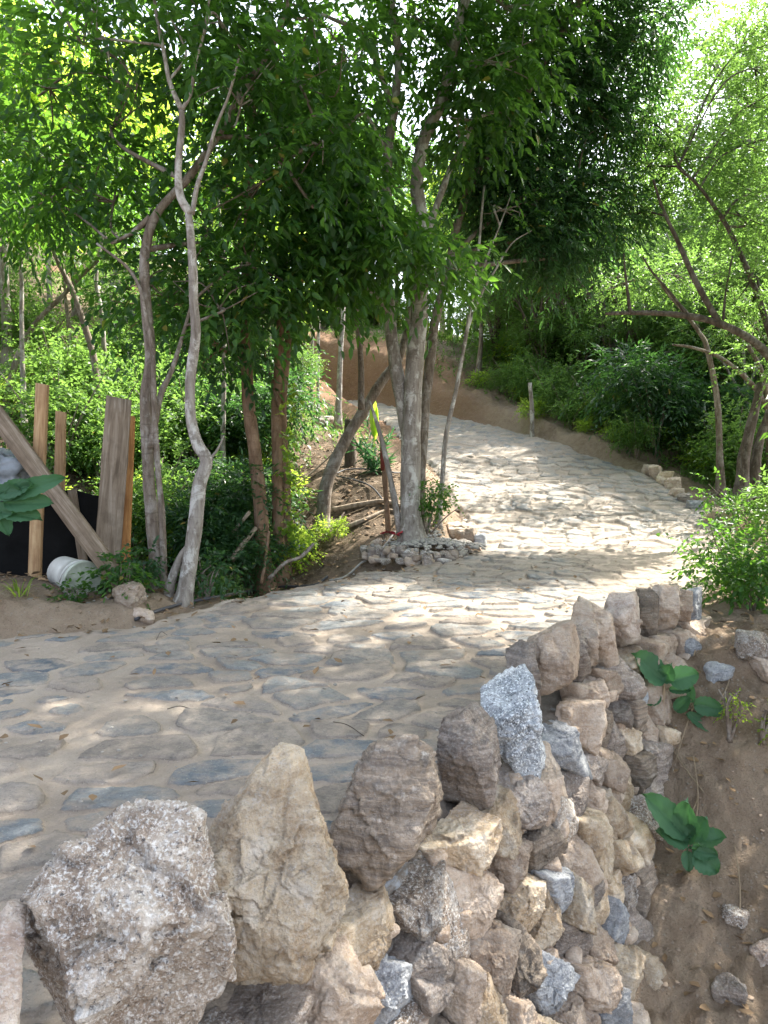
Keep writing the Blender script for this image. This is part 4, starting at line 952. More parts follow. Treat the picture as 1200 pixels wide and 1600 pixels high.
def grass(x, y, n, h, r, label, cat, rsd, mat='leaf_yellow', name='grass_tuft'):
    rs = np.random.default_rng(rsd); b = on_ground(x, y); parts = []
    Vs = []; Fs = []; k = 0
    for _ in range(n):
        a = rs.uniform(0, 6.28); q = rs.uniform(0, r*.3); p0 = b+[cos(a)*q, sin(a)*q, -.01]; e = b+[cos(a)*r*rs.uniform(.4, 1.2), sin(a)*r*rs.uniform(.4, 1.2), h*rs.uniform(.4, 1)]
        m = (p0+e)/2+[0, 0, h*.35]; c = catmull([p0, m, e], 4); w = np.linspace(.006, .0008, len(c)); s_ = np.array([-sin(a), cos(a), 0])
        V = np.stack([c-s_*w[:, None], c+s_*w[:, None]], 1).reshape(-1, 3); i = np.arange(len(c)-1)*2
        Vs.append(V); Fs.append(np.stack([i, i+1, i+3, i+2], 1)+k); k += len(V)
    V = np.concatenate(Vs)
    return tag(obj(name, V, np.concatenate(Fs), M[mat], None, b, True, {'tint': np.full(len(V), .5)}), label, cat)
p = PG(30, 935); grass(p[0], p[1], 22, .12, .2, 'small tuft of dry grass on the soil bank left of the log', 'grass', 3)
p = PG(492, 640, 12); 
for q, (a, b, hh) in enumerate([(492, 632, .5), (515, 640, .4)]):
    x = (a-600)/FPX*16.2; grass(x, 16.2, 16, hh, .35, ['blue green spiky agave beside the track bend', 'smaller spiky agave right of the other on the track bend'][q], 'agave', 8+q, 'leaf_big', 'agave')

M['soil'] = plain('soil_clod', (.27, .205, .15), .95, .35, 9)
# ------------------------------------------------------------------ loose stones
def boulder(name, label, cat, c, r, mat, seed, group=None, parent=None, sub=5):
    rs = np.random.default_rng(seed); N, Dd = box_planes(r[0], r[1], r[2], 14, rs, .74); N = N+rs.normal(0, .16, N.shape)
    V, Fr = rock_mesh(N, Dd, sub, 13, .08, 2.6, seed, rs.normal(0, 1, 3), .006, 26)
    V = rotz(V, rs.uniform(-.6, .6))+np.array(c); o = obj(name, V, Fr, M[mat], parent, c)
    return tag(o, label, cat, group) if parent is None else o
EDGE = [(1013, 738, 17, 15, 12.0, 'tan'), (1024, 743, 14, 20, 11.8, 'tan'), (1036, 749, 16, 16, 11.4, 'quartz'), (1052, 753, 22, 18, 11.1, 'tan'), (1060, 765, 18, 14, 10.7, 'tan'), (1072, 770, 18, 12, 10.4, 'schist'), (1088, 778, 22, 10, 10.1, 'slate'), (1122, 800, 30, 24, 9.3, 'tan'), (1133, 812, 20, 26, 9.1, 'tan')]
names = ['round tan boulder, farthest of the row along the track edge', 'narrow orange tan boulder, second from the far end of the row', 'pale squat boulder, third in the track edge row', 'large pale boulder humped above the middle of the edge row', 'small tan boulder wedged below the humped pale one', 'flat brown stone near the low gap in the edge row', 'low slate slab half sunk in the gap of the edge row', 'big split faced boulder at the near end of the edge row', 'upright tan boulder, nearest in the edge row beside the shrub']
for k, (a, b, w_, h_, Y, mt) in enumerate(EDGE):
    m = Y/FPX; x = (a-600)/FPX*Y; g_ = float(H(x, Y)[0])
    boulder('edge_boulder', names[k], 'boulder', (x, Y, zr(Y)+h_*m*.35), (w_*m*.62, w_*m*.6, h_*m*.72), mt, 300+k, 'boulders along the far track edge')
# ring of stacked stones round the mottled tree
ring = thing('stone_ring', 'low ring of stacked flat stones holding gravel round the mottled tree', 'stone ring', on_ground(.35, 7.75))
rs = np.random.default_rng(31); k = 0
for lay in range(3):
    for a in np.arange(pi*.82, pi*2.12, .15):
        if rs.random() < .12+.12*lay: continue
        a2 = a+rs.uniform(-.06, .06)+lay*.07; R = .52-.06*lay+rs.normal(0, .035)
        c = (.33+cos(a2)*R*1.0, 7.80+sin(a2)*R*.95, zr(7.4)+.015+lay*.042)
        boulder('ring_stone', '', '', c, (.05*rs.uniform(.6, 1.6), .06, .034*rs.uniform(.6, 1.5)), ['schist', 'tan', 'granite', 'schist'][rs.integers(4)], 400+k, parent=ring, sub=4); k += 1
for q, (x, y, r, mt, lb) in enumerate([(.92, 8.55, (.15, .12, .12), 'tan', 'rounded brown boulder behind the orange one at the sapling foot'), (.93, 8.35, (.12, .11, .12), 'tan', 'orange brown angular boulder at the sapling foot'), (1.08, 8.22, (.07, .05, .11), 'slate', 'dark slate stone standing upright beside the orange boulder'), (.85, 8.12, (.10, .08, .06), 'schist', 'low grey stone in front of the orange boulder'),
    (1.0, 8.05, (.09, .07, .05), 'schist', 'flat stone at the right end of the gravel heap'), (.72, 8.75, (.10, .09, .09), 'schist', 'grey stone behind the thin sapling'), (1.02, 8.62, (.09, .08, .07), 'granite', 'speckled stone right of the brown boulder')]):
    boulder('boulder', lb, 'stone', (x, y, zr(y)+r[2]*.55), r, mt, 500+q, 'stones at the sapling foot')
for q, (a, b, r, mt, lb) in enumerate([(1174, 1040, (.10, .08, .085), 'granite', 'pale grey cobble resting on the dirt slope right of the wall'), (1200, 1045, (.07, .07, .08), 'tan', 'brown cobble beside the pale one at the right edge'), (1120, 1052, (.09, .06, .045), 'slate', 'flat slate half buried above the upper broad leaved plant'),
    (1140, 1545, (.085, .06, .03), 'schist', 'thin brown slab lying at the foot of the dirt slope'), (1195, 1505, (.06, .05, .045), 'pink', 'brownish pink stone at the foot of the slope, right edge'), (225, 958, (.09, .06, .045), 'tan', 'tan stone at the foot of the pale kinked tree'),
    (200, 930, (.10, .09, .10), 'tan', 'pale blocky stone under the end of the long leaning beam'), (1075, 1010, (.07, .06, .05), 'slate', 'small grey stone under the end of the wall'), (1150, 1440, (.07, .05, .03), 'granite', 'grey stone lying on the lower dirt slope'), (505, 655, (.25, .2, .12), 'schist', 'grey rock below the agave at the bend')]):
    c = PG(a, b+10); boulder('stone', lb, 'stone', c+[0, 0, r[2]*.4], r, mt, 600+q)
def pebbles(name, label, cat, pts, r0, r1, mat, seed):
    rs = np.random.default_rng(seed); V0, F0 = ico(2); Vs = []; Fs = []
    for k, p in enumerate(pts):
        r = rs.uniform(r0, r1)*rs.uniform(.5, 1); v = V0*(1+.35*vn(V0*1.6+k, 3)[:, None])*[r*rs.uniform(.8, 1.5), r, r*rs.uniform(.4, .8)]
        Vs.append(rotz(v, rs.uniform(0, 6.3))+p); Fs.append(F0+k*len(V0))
    return tag(obj(name, np.concatenate(Vs), np.concatenate(Fs), M[mat], None, pts[0], smooth=False), label, cat, None, 'stuff')
rs = np.random.default_rng(9); n = 520
x = rs.normal(.55, .26, n); y = rs.normal(7.85, .2, n); k = (np.hypot((x-.33)/1.4, y-7.8) < .56); x, y = x[k], y[k]
pebbles('gravel', 'grey gravel heaped inside the stone ring', 'gravel', np.stack([x, y, np.maximum(H(x, y), zr(7.4)+.10+.07*np.exp(-((x-.5)**2+(y-7.85)**2)*6))], 1), .015, .035, 'gravel', 1)
n = 1100; x = rs.uniform(1.0, 4.2, n); y = rs.uniform(2.3, 6.5, n); k = (sdist(x, y) > .12) & (wdist(x, y) > .3); x, y = x[k], y[k]
pebbles('pebbles', 'pebbles and crumbs of soil strewn over the dirt slope', 'pebbles', np.stack([x, y, H(x, y)], 1), .004, .016, 'soil', 2)
n = 420; x = rs.uniform(-3.2, 1.2, n); y = rs.uniform(5.0, 9.0, n); sv = sdist(x, y); k = (sv > -.25) & (sv < .7); x, y = x[k], y[k]
pebbles('pebbles', 'pebbles and clods along the left edge of the track', 'pebbles', np.stack([x, y, np.maximum(H(x, y), zr(y)*0-9)], 1)+[0, 0, .01], .008, .03, 'gravel', 3)
n = 900; x = rs.uniform(-3, 3, n); y = rs.uniform(2, 9, n); k = sdist(x, y) < -.15; x, y = x[k], y[k]
pebbles('pebbles', 'small crumbs of stone lying on the track', 'pebbles', np.stack([x, y, zr(y)+.015], 1), .003, .010, 'gravel', 4)

# fallen leaves
def fallen(n, reg, label, seed, thr=0):
    rs = np.random.default_rng(seed); x = rs.uniform(reg[0], reg[1], n); y = rs.uniform(reg[2], reg[3], n); s_ = sdist(x, y)
    k = (s_ > thr) & (wdist(x, y) > .25) & (s_ < (.5 if thr < 0 else 99)) if thr > -1 else (s_ < -.15); x, y = x[k], y[k]; m = len(x)
    z = np.maximum(H(x, y), np.where(sdist(x, y) < .05, zr(y)+.005, -99))+.012 if thr > -1 else zr(y)+.03
    a = rs.uniform(0, 6.28, m); D = np.stack([np.cos(a), np.sin(a), rs.normal(.05, .2, m)], 1); N = unit(np.stack([rs.normal(0, .3, m), rs.normal(0, .3, m), np.ones(m)], 1))
    V, F, T = leaf_geo(np.stack([x, y, z], 1), unit(D), N, rs.uniform(.03, .08, m), rs.uniform(.02, .035, m), rs.uniform(0, 1, m), True, .3, -.15)
    tag(obj('fallen_leaves', V, F, M['litter'], None, (x[0], y[0], z[0]), False), label, 'dead leaves', None, 'stuff')
fallen(5200, (-5, 1.2, 5.4, 13), 'dead leaves scattered on the soil under the trees', 1, .12)
fallen(1500, (-3.6, 1.2, 4.6, 8.6), 'dead leaves gathered along the left edge of the track', 7, -.28)
fallen(420, (1.2, 3.4, 2.4, 5.5), 'dead leaves on the dirt slope below the wall', 2, .1)
fallen(330, (-3.5, 3, 1.8, 9), 'dead leaves lying here and there on the track', 3, -2)

# ------------------------------------------------------------------ twigs, logs, hoses
def stick(name, label, cat, pts, r, mat, seed=0, group=None, sides=8, rough=.3):
    V, F = tube(catmull(pts, 6), r, sides, rough, seed); return tag(obj(name, V, F, M[mat], None, pts[0]), label, cat, group)
def gpath(lst, dz=.02):
    out = []
    for a, b in lst:
        p = PG(a, b); p[2] = max(p[2], float(zr(p[1])) if sdist(p[:1], p[1:2])[0] < 0 else p[2])+dz; out.append(p)
    return np.array(out)
stick('hose', 'black plastic irrigation hose running along the left edge of the track', 'hose', gpath([(212, 982), (250, 962), (295, 948), (345, 938), (400, 926), (440, 924), (490, 918), (512, 910)], .022), .013, 'hose', 1, rough=.02)
stick('hose', 'pale thin hose curving up from the track edge to the stone ring', 'hose', gpath([(515, 912), (540, 904), (565, 888), (590, 868), (618, 838)], .02), .012, 'hose_pale', 1, rough=.02)
def hp(lst, Y): 
    out = []
    for a, b in lst:
        p = P(a, b, Y); out.append(on_ground(p[0], p[1], .03))
    return out
stick('hose', 'black hose looped over the mound behind the leaning tree', 'hose', gpath([(524, 746), (545, 738), (585, 738), (620, 745), (640, 742)], .03), .011, 'hose', 2, rough=.02)
stick('hose', 'dark hose trailing down the mound toward the dead stick', 'hose', gpath([(526, 750), (555, 756), (580, 768), (600, 790)], .03), .010, 'hose', 2, rough=.02)
LG = [('log', 'short pale log lying across the gully left of the leaning tree', [(330, 828), (360, 824), (400, 822)], 8.0, .045, 'deadwood'), ('fallen_branch', 'thick root like branch lying on the mound', [(520, 800), (560, 792), (600, 790), (635, 798)], None, .035, 'deadwood'),
 ('fallen_branch', 'pale bare branch slanting down the mound to the gully', [(545, 830), (570, 815), (605, 805), (632, 806)], None, .028, 'deadwood'), ('fallen_branch', 'grey branch leaning down in the gully by the red trunks', [(362, 875), (380, 850), (400, 825)], 7.2, .03, 'deadwood'),
 ('fallen_branch', 'thin dark branch crossing the mound above the gully', [(480, 860), (510, 840), (540, 800)], None, .016, 'bark_dark'), ('fallen_branch', 'crooked root hanging into the gully under the joined red stems', [(420, 905), (445, 880), (470, 870), (490, 850)], 6.95, .02, 'bark_brown'),
 ('stick', 'pale straight stick standing in the gully below the red trunk', [(408, 912), (414, 880), (420, 830)], 7.1, .018, 'bark_red'), ('log', 'grey log lying on the soil bank in front of the black sheet', [(0, 893), (30, 893), (60, 898), (88, 908)], None, .03, 'deadwood'),
 ('fallen_branch', 'long thin branch lying behind the leaning tree', [(450, 770), (480, 745), (530, 700)], 9.6, .014, 'deadwood'), ('fallen_branch', 'forked grey branch fallen against the mound', [(390, 800), (350, 850), (330, 890)], 7.4, .018, 'deadwood')]
for k, (nm, lb, pts, Y, r, mt) in enumerate(LG):
    q = gpath(pts, r*.7) if Y is None else pp(pts, Y, .3); stick(nm, lb, 'stick' if nm == 'stick' else 'log' if nm == 'log' else 'branch', q, [r, r*.75], mt, k)
stick('dead_stick', 'bent pale dead stem leaning left of the mottled trunk', 'stick', np.array([PG(628, 848)-[0, 0, .1], P(618, 790, 8.0), P(604, 720, 8.05), P(590, 665, 8.1), P(578, 628, 8.1)]), [.042, .034, .03, .022, .012], 'bark_pale', 3)
st = np.array([on_ground(*P(608, 830, 8.3)[:2], -.1), P(602, 760, 8.3), P(599, 697, 8.3)])
stake = thing('stake', 'reddish stake with a red painted top standing among the stems', 'stake', st[0])
V, F = tube(catmull(st, 5), [.035, .03, .028], 8, .2, 1); obj('post', V, F, M['bark_red'], stake, st[0])
V, F = tube([P(599.2, 735, 8.3), P(598.8, 715, 8.3), P(598.5, 694, 8.3)], [.031, .036, .032], 10, .08, 1); obj('painted_top', V, F, M['redpaint'], stake, st[0])
stick('cut_post', 'short dark cut post behind the young palm', 'post', np.array([on_ground(*P(548, 740, 10.4)[:2], -.1), P(547, 700, 10.4), P(546, 655, 10.4)]), [.09, .08, .075], 'bark_dark', 4)
stick('fence_post', 'thin grey fence post on the right bank under the trees', 'post', np.array([on_ground(*P(832, 670, 14.6)[:2], -.1), P(831, 640, 14.6), P(828, 598, 14.6)]), [.05, .045, .04], 'bark_pale', 4)
stick('pipe_post', 'thin pale upright pole at the bend, left one of two', 'pole', np.array([on_ground(*P(487, 640, 17)[:2], -.1), P(487, 590, 17), P(489, 470, 17)]), [.045, .04], 'bark_pale', 5)
stick('pipe_post', 'thin pale upright pole at the bend, right one of two', 'pole', np.array([on_ground(*P(497, 640, 17.2)[:2], -.1), P(497, 590, 17.2), P(498, 480, 17.2)]), [.04, .035], 'bark_pale', 6)
rs = np.random.default_rng(4)
tw = []
for k in range(110):
    x = rs.uniform(-2.8, 1.5) if k < 90 else rs.uniform(1.6, 3); y = rs.uniform(5.5, 9.5) if k < 90 else rs.uniform(2.6, 4.6)
    if sdist(np.array([x]), np.array([y]))[0] < .1: continue
    a = rs.uniform(0, 6.28); L = rs.uniform(.08, .35); p0 = on_ground(x, y, .015); p1 = on_ground(x+cos(a)*L, y+sin(a)*L, .03); m = (p0+p1)/2+rs.normal(0, .02, 3)+[0, 0, .01]
    tw.append(tube(catmull([p0, m, p1], 3), [.005, .003], 4, 0, 0, False))
V, F = merge(tw); tag(obj('twigs', V, F, M['deadstem'], None, (0, 7, -1)), 'dry twigs littering the soil under the trees', 'twigs', None, 'stuff')
for k, (a, b, c, d) in enumerate([(262, 1140, 300, 1142), (520, 1160, 570, 1178), (245, 1020, 262, 1013)]):
    p0 = P(a, b, 1); q = gpath([(a, b), ((a+c)/2, (b+d)/2-3), (c, d)], .025); q[1] += [0, .02, .01]; q = q+np.random.default_rng(k).normal(0, .006, q.shape); stick('twig', ['thin dark twig on a blue grey paving stone', 'thin dark twig on the track near the leaning rusty slab', 'tiny twig on the sand in the middle of the track'][k], 'twig', q, .0022, 'bark_dark', k, sides=5)

# red ribbon heaped on the ring
rs = np.random.default_rng(12); Vs = []; Fs = []; c = PG(612, 858); c[2] = max(c[2], zr(7.4)+.20); cc = []
for k in range(9): cc.append(c+[(-.11+.03*k), rs.normal(0, .035), .01+abs(rs.normal(0, .022))])
cen = catmull(cc, 6); d = np.gradient(cen, axis=0); s_ = unit(np.cross(d, [0, .3, 1])); wv = .028+.012*np.sin(np.arange(len(cen)))
V = np.stack([cen-s_*wv[:, None], cen+s_*wv[:, None]+[0, 0, .012]], 1).reshape(-1, 3); V = np.concatenate([V, V-[0, 0, .004]]); i = np.arange(len(cen)-1)*2; F = np.stack([i, i+1, i+3, i+2], 1)
tag(obj('ribbon', V, np.concatenate([F, F+len(cen)*2]), M['red'], None, c), 'crumpled red plastic ribbon on the stone ring', 'ribbon')

# ------------------------------------------------------------------ timber pile, sheet, bucket
def plank(name, label, p0, p1, w_, t_, mat, face=(0, -1, 0), seed=0, cat='plank', taper=1.0):
    rs = np.random.default_rng(seed); p0, p1 = np.array(p0, float), np.array(p1, float); d = unit(p1-p0); f = np.array(face, float); f = unit(f-d*(f@d)); s_ = np.cross(f, d)
    n = 14; k = np.linspace(0, 1, n)[:, None]; cen = p0+(p1-p0)*k+f*.004*np.sin(k*5)
    prof = [(-.5, -.42), (-.47, -.5), (.47, -.5), (.5, -.42), (.5, .42), (.47, .5), (-.47, .5), (-.5, .42)]
    V = []
    for q in range(n):
        ww = w_*(1+(taper-1)*q/(n-1))*(1+rs.normal(0, .012))
        for a, b in prof: V.append(cen[q]+s_*a*ww+f*b*t_)
    V = np.array(V); m = len(prof); V[-m:] += d*(np.array([a for a, b in prof])*w_*.12)[:, None]
    i = np.arange(n-1)[:, None]*m; j = np.arange(m)[None]; F = np.stack([i+j, i+(j+1) % m, i+m+(j+1) % m, i+m+j], -1).reshape(-1, 4)
    c0 = len(V); V = np.vstack([V, V[:m].mean(0), V[-m:].mean(0)]); j = np.arange(m)
    F3 = np.concatenate([np.stack([np.full(m, c0), (j+1) % m, j], 1), np.stack([np.full(m, c0+1), (n-1)*m+j, (n-1)*m+(j+1) % m], 1)])
    # local frame so that the grain runs along the board
    from mathutils import Matrix
    R = np.stack([s_, f, d], 1); o_ = obj(name, (V-p0)@R, [F3, F], M[mat], None, (0, 0, 0), smooth=False); o_.location = tuple(p0); o_.rotation_euler = Matrix(R.tolist()).to_euler()
    return tag(o_, label, cat, None, 'thing')
def foot(px, Y, dz=-.1): x = P(px, 800, Y)[0]; return on_ground(x, Y, dz)
plank('plank', 'tall narrow sawn post standing left of the white bucket', foot(48, 6.0), P(66, 600, 6.1), .095, .05, 'wood_new', seed=1, cat='post')
plank('plank', 'short sawn post behind the black sheet, right of the tall narrow post', foot(86, 6.7), P(95, 643, 6.7), .085, .045, 'wood_new', seed=2, cat='post')
plank('plank', 'wide weathered board propped upright beside the brown tree', foot(158, 5.95), P(186, 622, 6.3), .205, .035, 'wood_grey', (.25, -1, 0), 3)
plank('plank', 'narrow orange board standing behind the wide weathered board', foot(188, 6.25), P(203, 650, 6.6), .085, .04, 'wood_orange', seed=4)
plank('leaning_beam', 'long weathered beam leaning diagonally past the white bucket', P(212, 938, 5.55)+np.array([0, 0, -.02]), P(-60, 575, 6.2), .135, .07, 'wood_grey', (.1, -1, .1), 5, 'beam')
plank('plank', 'broken grey board leaning inside the black sheet', foot(135, 6.35), P(112, 765, 6.4), .07, .03, 'wood_grey', seed=6)
# black sheet fence
rs = np.random.default_rng(2)
def sheet_obj(name, label, cat, p0, p1, top0, top1, mat, seed, amp=.03, thick=.008):
    n, m = 46, 26; u = np.linspace(0, 1, n); v = np.linspace(0, 1, m); U, Vv = np.meshgrid(u, v)
    b = p0[None, None]*(1-U[..., None])+p1[None, None]*U[..., None]; tz = top0*(1-U)+top1*U-.03*np.abs(np.sin(U*9)); z = b[..., 2]*(1-Vv)+tz*Vv
    nrm = unit(np.cross(p1-p0, [0, 0, 1.])); q = amp*fbm(np.stack([U*7, Vv*2.5, U*0+seed], -1), 3, seed)
    X = b.copy(); X[..., 2] = z; X += nrm*q[..., None]; V1 = X.reshape(-1, 3); V2 = V1+nrm*thick
    id_ = np.arange(n*m).reshape(m, n); Fq = np.stack([id_[:-1, :-1], id_[:-1, 1:], id_[1:, 1:], id_[1:, :-1]], -1).reshape(-1, 4)
    return tag(obj(name, np.concatenate([V1, V2]), np.concatenate([Fq, Fq[:, ::-1]+n*m]), M[mat], None, p0), label, cat)
a_ = foot(-60, 6.35, -.15); b_ = foot(196, 6.5, -.15)
sheet_obj('plastic_sheet', 'black plastic sheet stretched behind the timber posts', 'sheet', a_, b_, P(-60, 742, 6.35)[2], P(196, 775, 6.5)[2], 'black', 3)
# tarp lump
N, Dd = box_planes(.30, .2, .17, 9, np.random.default_rng(8)); V, Fr = rock_mesh(N, Dd, 5, 9, .22, 1.6, 8); V = V+P(-8, 745, 6.15)
tag(obj('tarp', V, Fr, M['tarp'], None, P(-8, 745, 6.15)), 'crumpled grey tarpaulin bundled on the black sheet at the left edge', 'tarpaulin')
# bucket lying on its side
bc = PG(112, 893, 4, 8); bc = np.array([P(112, 885, 5.75)[0], 5.75, 0]); bc[2] = float(H(bc[0], bc[1])[0])+.13
bucket = thing('bucket', 'white plastic bucket lying on its side beneath the leaning beam', 'bucket', bc)
ax = unit(np.array([.72, -.62, -.10])); 
def lathe(prof, ax, c, n=40):
    u = unit(np.cross(ax, [0, 0, 1.])); v = np.cross(ax, u); th = np.linspace(0, 2*pi, n, endpoint=False); r = np.array(prof)
    V = c+ax*r[:, 1][:, None, None]+(u[None, None]*np.cos(th)[None, :, None]+v[None, None]*np.sin(th)[None, :, None])*r[:, 0][:, None, None]
    m = len(prof); i = np.arange(m-1)[:, None]*n; j = np.arange(n)[None]; F = np.stack([i+j, i+(j+1) % n, i+n+(j+1) % n, i+n+j], -1).reshape(-1, 4); return V.reshape(-1, 3), F
V, F = lathe([(.001, -.17), (.115, -.17), (.125, -.16), (.138, .02), (.143, .10), (.152, .10), (.152, .115), (.144, .118), (.146, .145), (.153, .147), (.153, .16), (.146, .165)], ax, bc); obj('body', V, F, M['white_plastic'], bucket, bc)
V, F = lathe([(.154, .150), (.158, .158), (.158, .176), (.150, .182), (.142, .176), (.09, .174), (.001, .176)], ax, bc); obj('lid', V, F, M['lid'], bucket, bc)
u = unit(np.cross(ax, [0, 0, 1.])); v = np.cross(ax, u); hd = [bc+ax*.11+u*.155*cos(t)+(-v)*.155*sin(t)+ax*.05*sin(t) for t in np.linspace(0, pi, 16)]
V, F = tube(hd, .003, 6); obj('handle', V, F, M['hose_pale'], bucket, bc)

# ------------------------------------------------------------------ broad leaved plants
def big_leaf(base, dirv, upv, L, Wd, rs, droop=.3):
    d = unit(np.array(dirv, float)); s_ = unit(np.cross(d, upv)); n_ = np.cross(s_, d); nt_, ns_ = 26, 13
    t = np.linspace(0, 1, nt_)[:, None]; s = np.linspace(-1, 1, ns_)[None]
    wprof = Wd*.5*np.sin(pi*np.clip(t, .0, 1)**.88)**.5*(1-.12*t)
    vein = .5+.5*np.cos((t*9-np.abs(s)*2.2)*2*pi)
    z = .16*Wd*np.abs(s)**1.3-droop*L*t**2+.006*vein*np.abs(s)-.01*(np.abs(s) < .08)+.012*fbm(np.stack([t*3+0*s, s*2+0*t, 0*t*s+rs.uniform(0, 50)], -1), 2, 1)
    ed = 1+.05*np.sin(t*40+s)
    V = base+d*(t*L)[..., None]+s_*((wprof*s*ed))[..., None]+n_*z[..., None]
    id_ = np.arange(nt_*ns_).reshape(nt_, ns_); F = np.stack([id_[:-1, :-1], id_[:-1, 1:], id_[1:, 1:], id_[1:, :-1]], -1).reshape(-1, 4)
    tint = (.25+.5*rs.uniform()+.25*((np.abs(s) < .09)+0*t)+.12*(vein > .93)).ravel()
    return V.reshape(-1, 3), F, tint
def leafy_plant(name, label, cat, base, leaves, seed, mat='leaf_big', stem=None, wk=1.25):
    """leaves: (attach point, tip point, width)"""
    rs = np.random.default_rng(seed); root = thing(name, label, cat, base); geo = []
    if stem is not None: geo.append(tube(catmull(stem, 5), [.011, .006], 7, .1, 1)); 
    for at, tip, wd, stalk in leaves:
        at, tip = np.array(at), np.array(tip); d = tip-at; L = np.linalg.norm(d); s0_ = at+d*stalk
        geo.append(tube(catmull([at, at+d*stalk*.5+[0, 0, .012], s0_], 4), [.0045, .003], 6))
        tocam = unit(-at)*.9+np.array([0, 0, 1.])*.35; wd = wd*wk
        V, F, T = big_leaf(s0_, d/L, unit(tocam+rs.normal(0, .18, 3)), L*(1-stalk), wd, rs, rs.uniform(.04, .16))
        obj('leaf', V, F, M[mat], root, base, attrs={'tint': np.clip(T, 0, .97)})
    V, F = merge(geo); obj('stem', V, F, M['deadstem'] if stem is not None else M[mat], root, base, attrs={'tint': np.full(len(V), .5)})
    return root
def pl(Y, lst, m=1.0):
    return [(P(a, b, Y), P(c, d, Y-.06), w_*Y/FPX, st_) for a, b, c, d, w_, st_ in lst]
b_ = PG(1076, 1352, 2.5, 6); Yb = b_[1]-.05
leafy_plant('broad_leaved_plant', 'low rosette of large round green leaves on the dirt slope below the wall end', 'plant', b_, pl(Yb, [(1075, 1312, 1012, 1242, 40, .12), (1075, 1310, 1072, 1250, 34, .1), (1078, 1312, 1102, 1278, 30, .1), (1076, 1318, 1030, 1296, 34, .15), (1080, 1318, 1133, 1305, 30, .2), (1078, 1326, 1122, 1362, 38, .1), (1076, 1325, 1122, 1336, 24, .1), (1074, 1326, 1076, 1362, 18, .1), (1074, 1316, 1085, 1290, 22, .1)]), 3)
c_ = PG(1042, 1125, 3, 7); Yc = c_[1]-.04
leafy_plant('broad_leaved_plant', 'taller stemmed plant with big upright leaves growing beside the wall end', 'plant', c_, pl(Yc, [(1038, 1068, 990, 1020, 38, .08), (1038, 1064, 1048, 1038, 24, .05), (1042, 1066, 1092, 1052, 32, .1), (1034, 1090, 993, 1092, 22, .1), (1042, 1078, 1080, 1078, 12, .1), (1078, 1100, 1130, 1108, 26, .1), (1080, 1098, 1078, 1068, 12, .1), (1080, 1104, 1126, 1118, 14, .1), (1060, 1110, 1135, 1150, 20, .15), (1055, 1112, 1078, 1090, 20, .1)]), 4, stem=np.array([c_-[0, 0, .03], P(1036, 1100, Yc), P(1039, 1060, Yc)]))
d_ = np.array([P(-20, 830, 4.2)[0], 4.25, 0]); d_[2] = float(H(d_[0], 4.9)[0]); Yd = 4.9; d_ = on_ground(P(-30, 850, Yd)[0], Yd)
leafy_plant('banana_like_plant', 'plant with long drooping dark green leaves reaching in at the left edge', 'plant', d_, pl(Yd, [(-30, 790, 100, 745, 26, .3), (-20, 790, 78, 782, 30, .3), (-10, 800, 62, 806, 30, .2), (-20, 770, 35, 770, 24, .2), (-15, 775, 15, 835, 24, .15), (-20, 780, 50, 755, 26, .3), (-30, 800, 20, 800, 26, .3)]), 5, stem=np.array([d_, P(-34, 820, Yd), P(-25, 780, Yd)]))
# young palm with an upright yellow green frond
e_ = on_ground(*P(587, 750, 9.9)[:2])
palm = leafy_plant('young_palm', 'young palm with one bright yellow green upright frond on the mound', 'palm', e_, [(P(584, 735, 9.9), P(584, 618, 9.85), 13*9.9/FPX, .45), (P(585, 700, 9.9), P(589, 636, 9.85), 8*9.9/FPX, .2)], 6, 'leaf_yellow', None, 1.1)
for k, (c_, d_) in enumerate([(562, 645), (572, 632), (598, 640), (610, 662), (560, 690), (612, 700), (553, 668)]):
    rsq = np.random.default_rng(k); a_ = P(585, 738, 9.9); b2 = P(c_, d_, 9.8+.2*(k % 3)); L = np.linalg.norm(b2-a_)
    V, F, T = spray_geo(a_[None], (b2-a_)[None], 44, L, .20, .022, .25, rsq, True, .1); obj('frond', V, F, M['leaf_big'], palm, e_, False, {'tint': T})
# shrubs near the camera
def shrub(name, label, px, py, Y, hpx, spx, kind, n, leaf, seed, nb=6, base=None, rk=1.0):
    rs = np.random.default_rng(seed); m = Y/FPX; b = on_ground(P(px, py, Y)[0], Y, -.04) if base is None else base; top = P(px, py-hpx, Y); stems = []; blobs = []
    for k in range(7):
        e = np.array([b[0]+rs.normal(0, spx*m*.35), b[1]+rs.normal(0, spx*m*.3), top[2]-rs.uniform(0, .45)*hpx*m]); stems.append((np.array([b, (b+e)/2+[rs.normal(0, .03), 0, .06], e]), .010, .003))
    for k in range(nb):
        c = np.array([b[0]+rs.uniform(-.5, .5)*spx*m, b[1]+rs.uniform(-.3, .3)*spx*m, b[2]+rs.uniform(.35, .9)*max(.1, top[2]-b[2])]); r = spx*m*rs.uniform(.22, .34)*rk; blobs.append((c, (r, r, r*.8), n, kind))
    return build_tree(name, label, 'shrub', stems, blobs, M['bark_brown'], leaf, seed, True, limbs=False, crown_name='foliage')
KIND['sh'] = (8, .20, .055, .028, .35, .35); KIND['sh2'] = (6, .13, .04, .026, .3, .3); KIND['tinyw'] = (6, .08, .022, .014, .2, .2)
shrub('shrub', 'leafy green shrub spilling over the bank top at the right edge', 1175, 970, 5.6, 125, 150, 'sh', 15, M['leaf_broad'], 71, 16, None, .6)
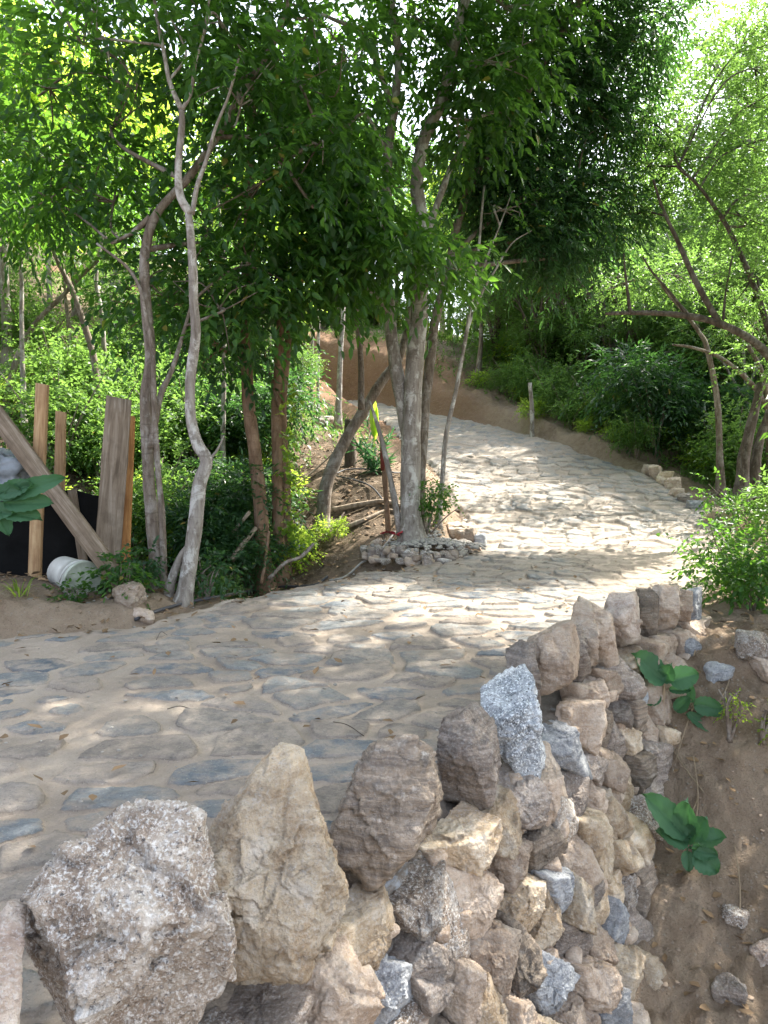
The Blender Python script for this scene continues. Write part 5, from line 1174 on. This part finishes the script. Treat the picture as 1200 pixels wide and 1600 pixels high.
shrub('shrub', 'arching shrub with hanging oval leaves beside the nearest edge boulder', 1155, 915, 6.4, 110, 150, 'sh', 8, M['leaf_broad'], 72, 15, None, .55)
shrub('shrub', 'bright green bushy shrub behind the nearest edge boulders', 1190, 850, 8.8, 95, 150, 'sh', 14, M['leaf_broad'], 73, 15, None, .6)
shrub('shrub', 'bright shrub at the right edge behind the arching shrub', 1245, 880, 7.6, 130, 130, 'sh', 18, M['leaf_light'], 74, 13, None, .7)
shrub('shrub', 'small dark weed growing before the white bucket', 112, 936, 5.42, 18, 30, 'sh2', 7, M['leaf_broad'], 75, 5)
shrub('shrub', 'low shrub with round green leaves at the foot of the leaning beam', 190, 936, 5.5, 66, 46, 'sh', 11, M['leaf_broad'], 76, 5)
shrub('shrub', 'leafy weed between the brown tree and the wide board', 212, 915, 5.8, 60, 60, 'sh', 14, M['leaf_dark'], 77, 5)
shrub('shrub', 'fine leaved shrub standing right of the mottled trunk', 665, 850, 8.0, 95, 60, 'sh2', 26, M['leaf_broad'], 78, 6)
shrub('shrub', 'small pale green weed on the sand by the pale kinked tree', 322, 920, 5.95, 50, 60, 'sh', 10, M['leaf_dark'], 79, 4)
shrub('weed', 'tiny green sprout on the dirt slope under the upper plant', 1140, 1150, 3.55, 22, 30, 'tinyw', 8, M['leaf_yellow'], 80, 3, PG(1140, 1160, 2.5, 6))
shrub('weed', 'tiny sprout on the lower dirt slope at the right', 1185, 1165, 3.6, 18, 26, 'tinyw', 5, M['leaf_yellow'], 81, 3, PG(1190, 1165, 2.5, 6))
# vine on the joined red stems
rs = np.random.default_rng(6); n = 90; py = rs.uniform(600, 860, n); org = np.array([P(452+rs.normal(0, 7), b, 7.72) for b in py])
V, F, T = spray_geo(org, np.stack([rs.normal(.4, .5, n), rs.normal(-.6, .3, n), rs.normal(0, .5, n)], 1), 3, .09, .06, .05, .3, rs, True, .4)
tag(obj('vine', V, F, M['leaf_yellow'], None, org[0], False, {'tint': T}), 'yellow green vine climbing the joined red stems', 'vine')
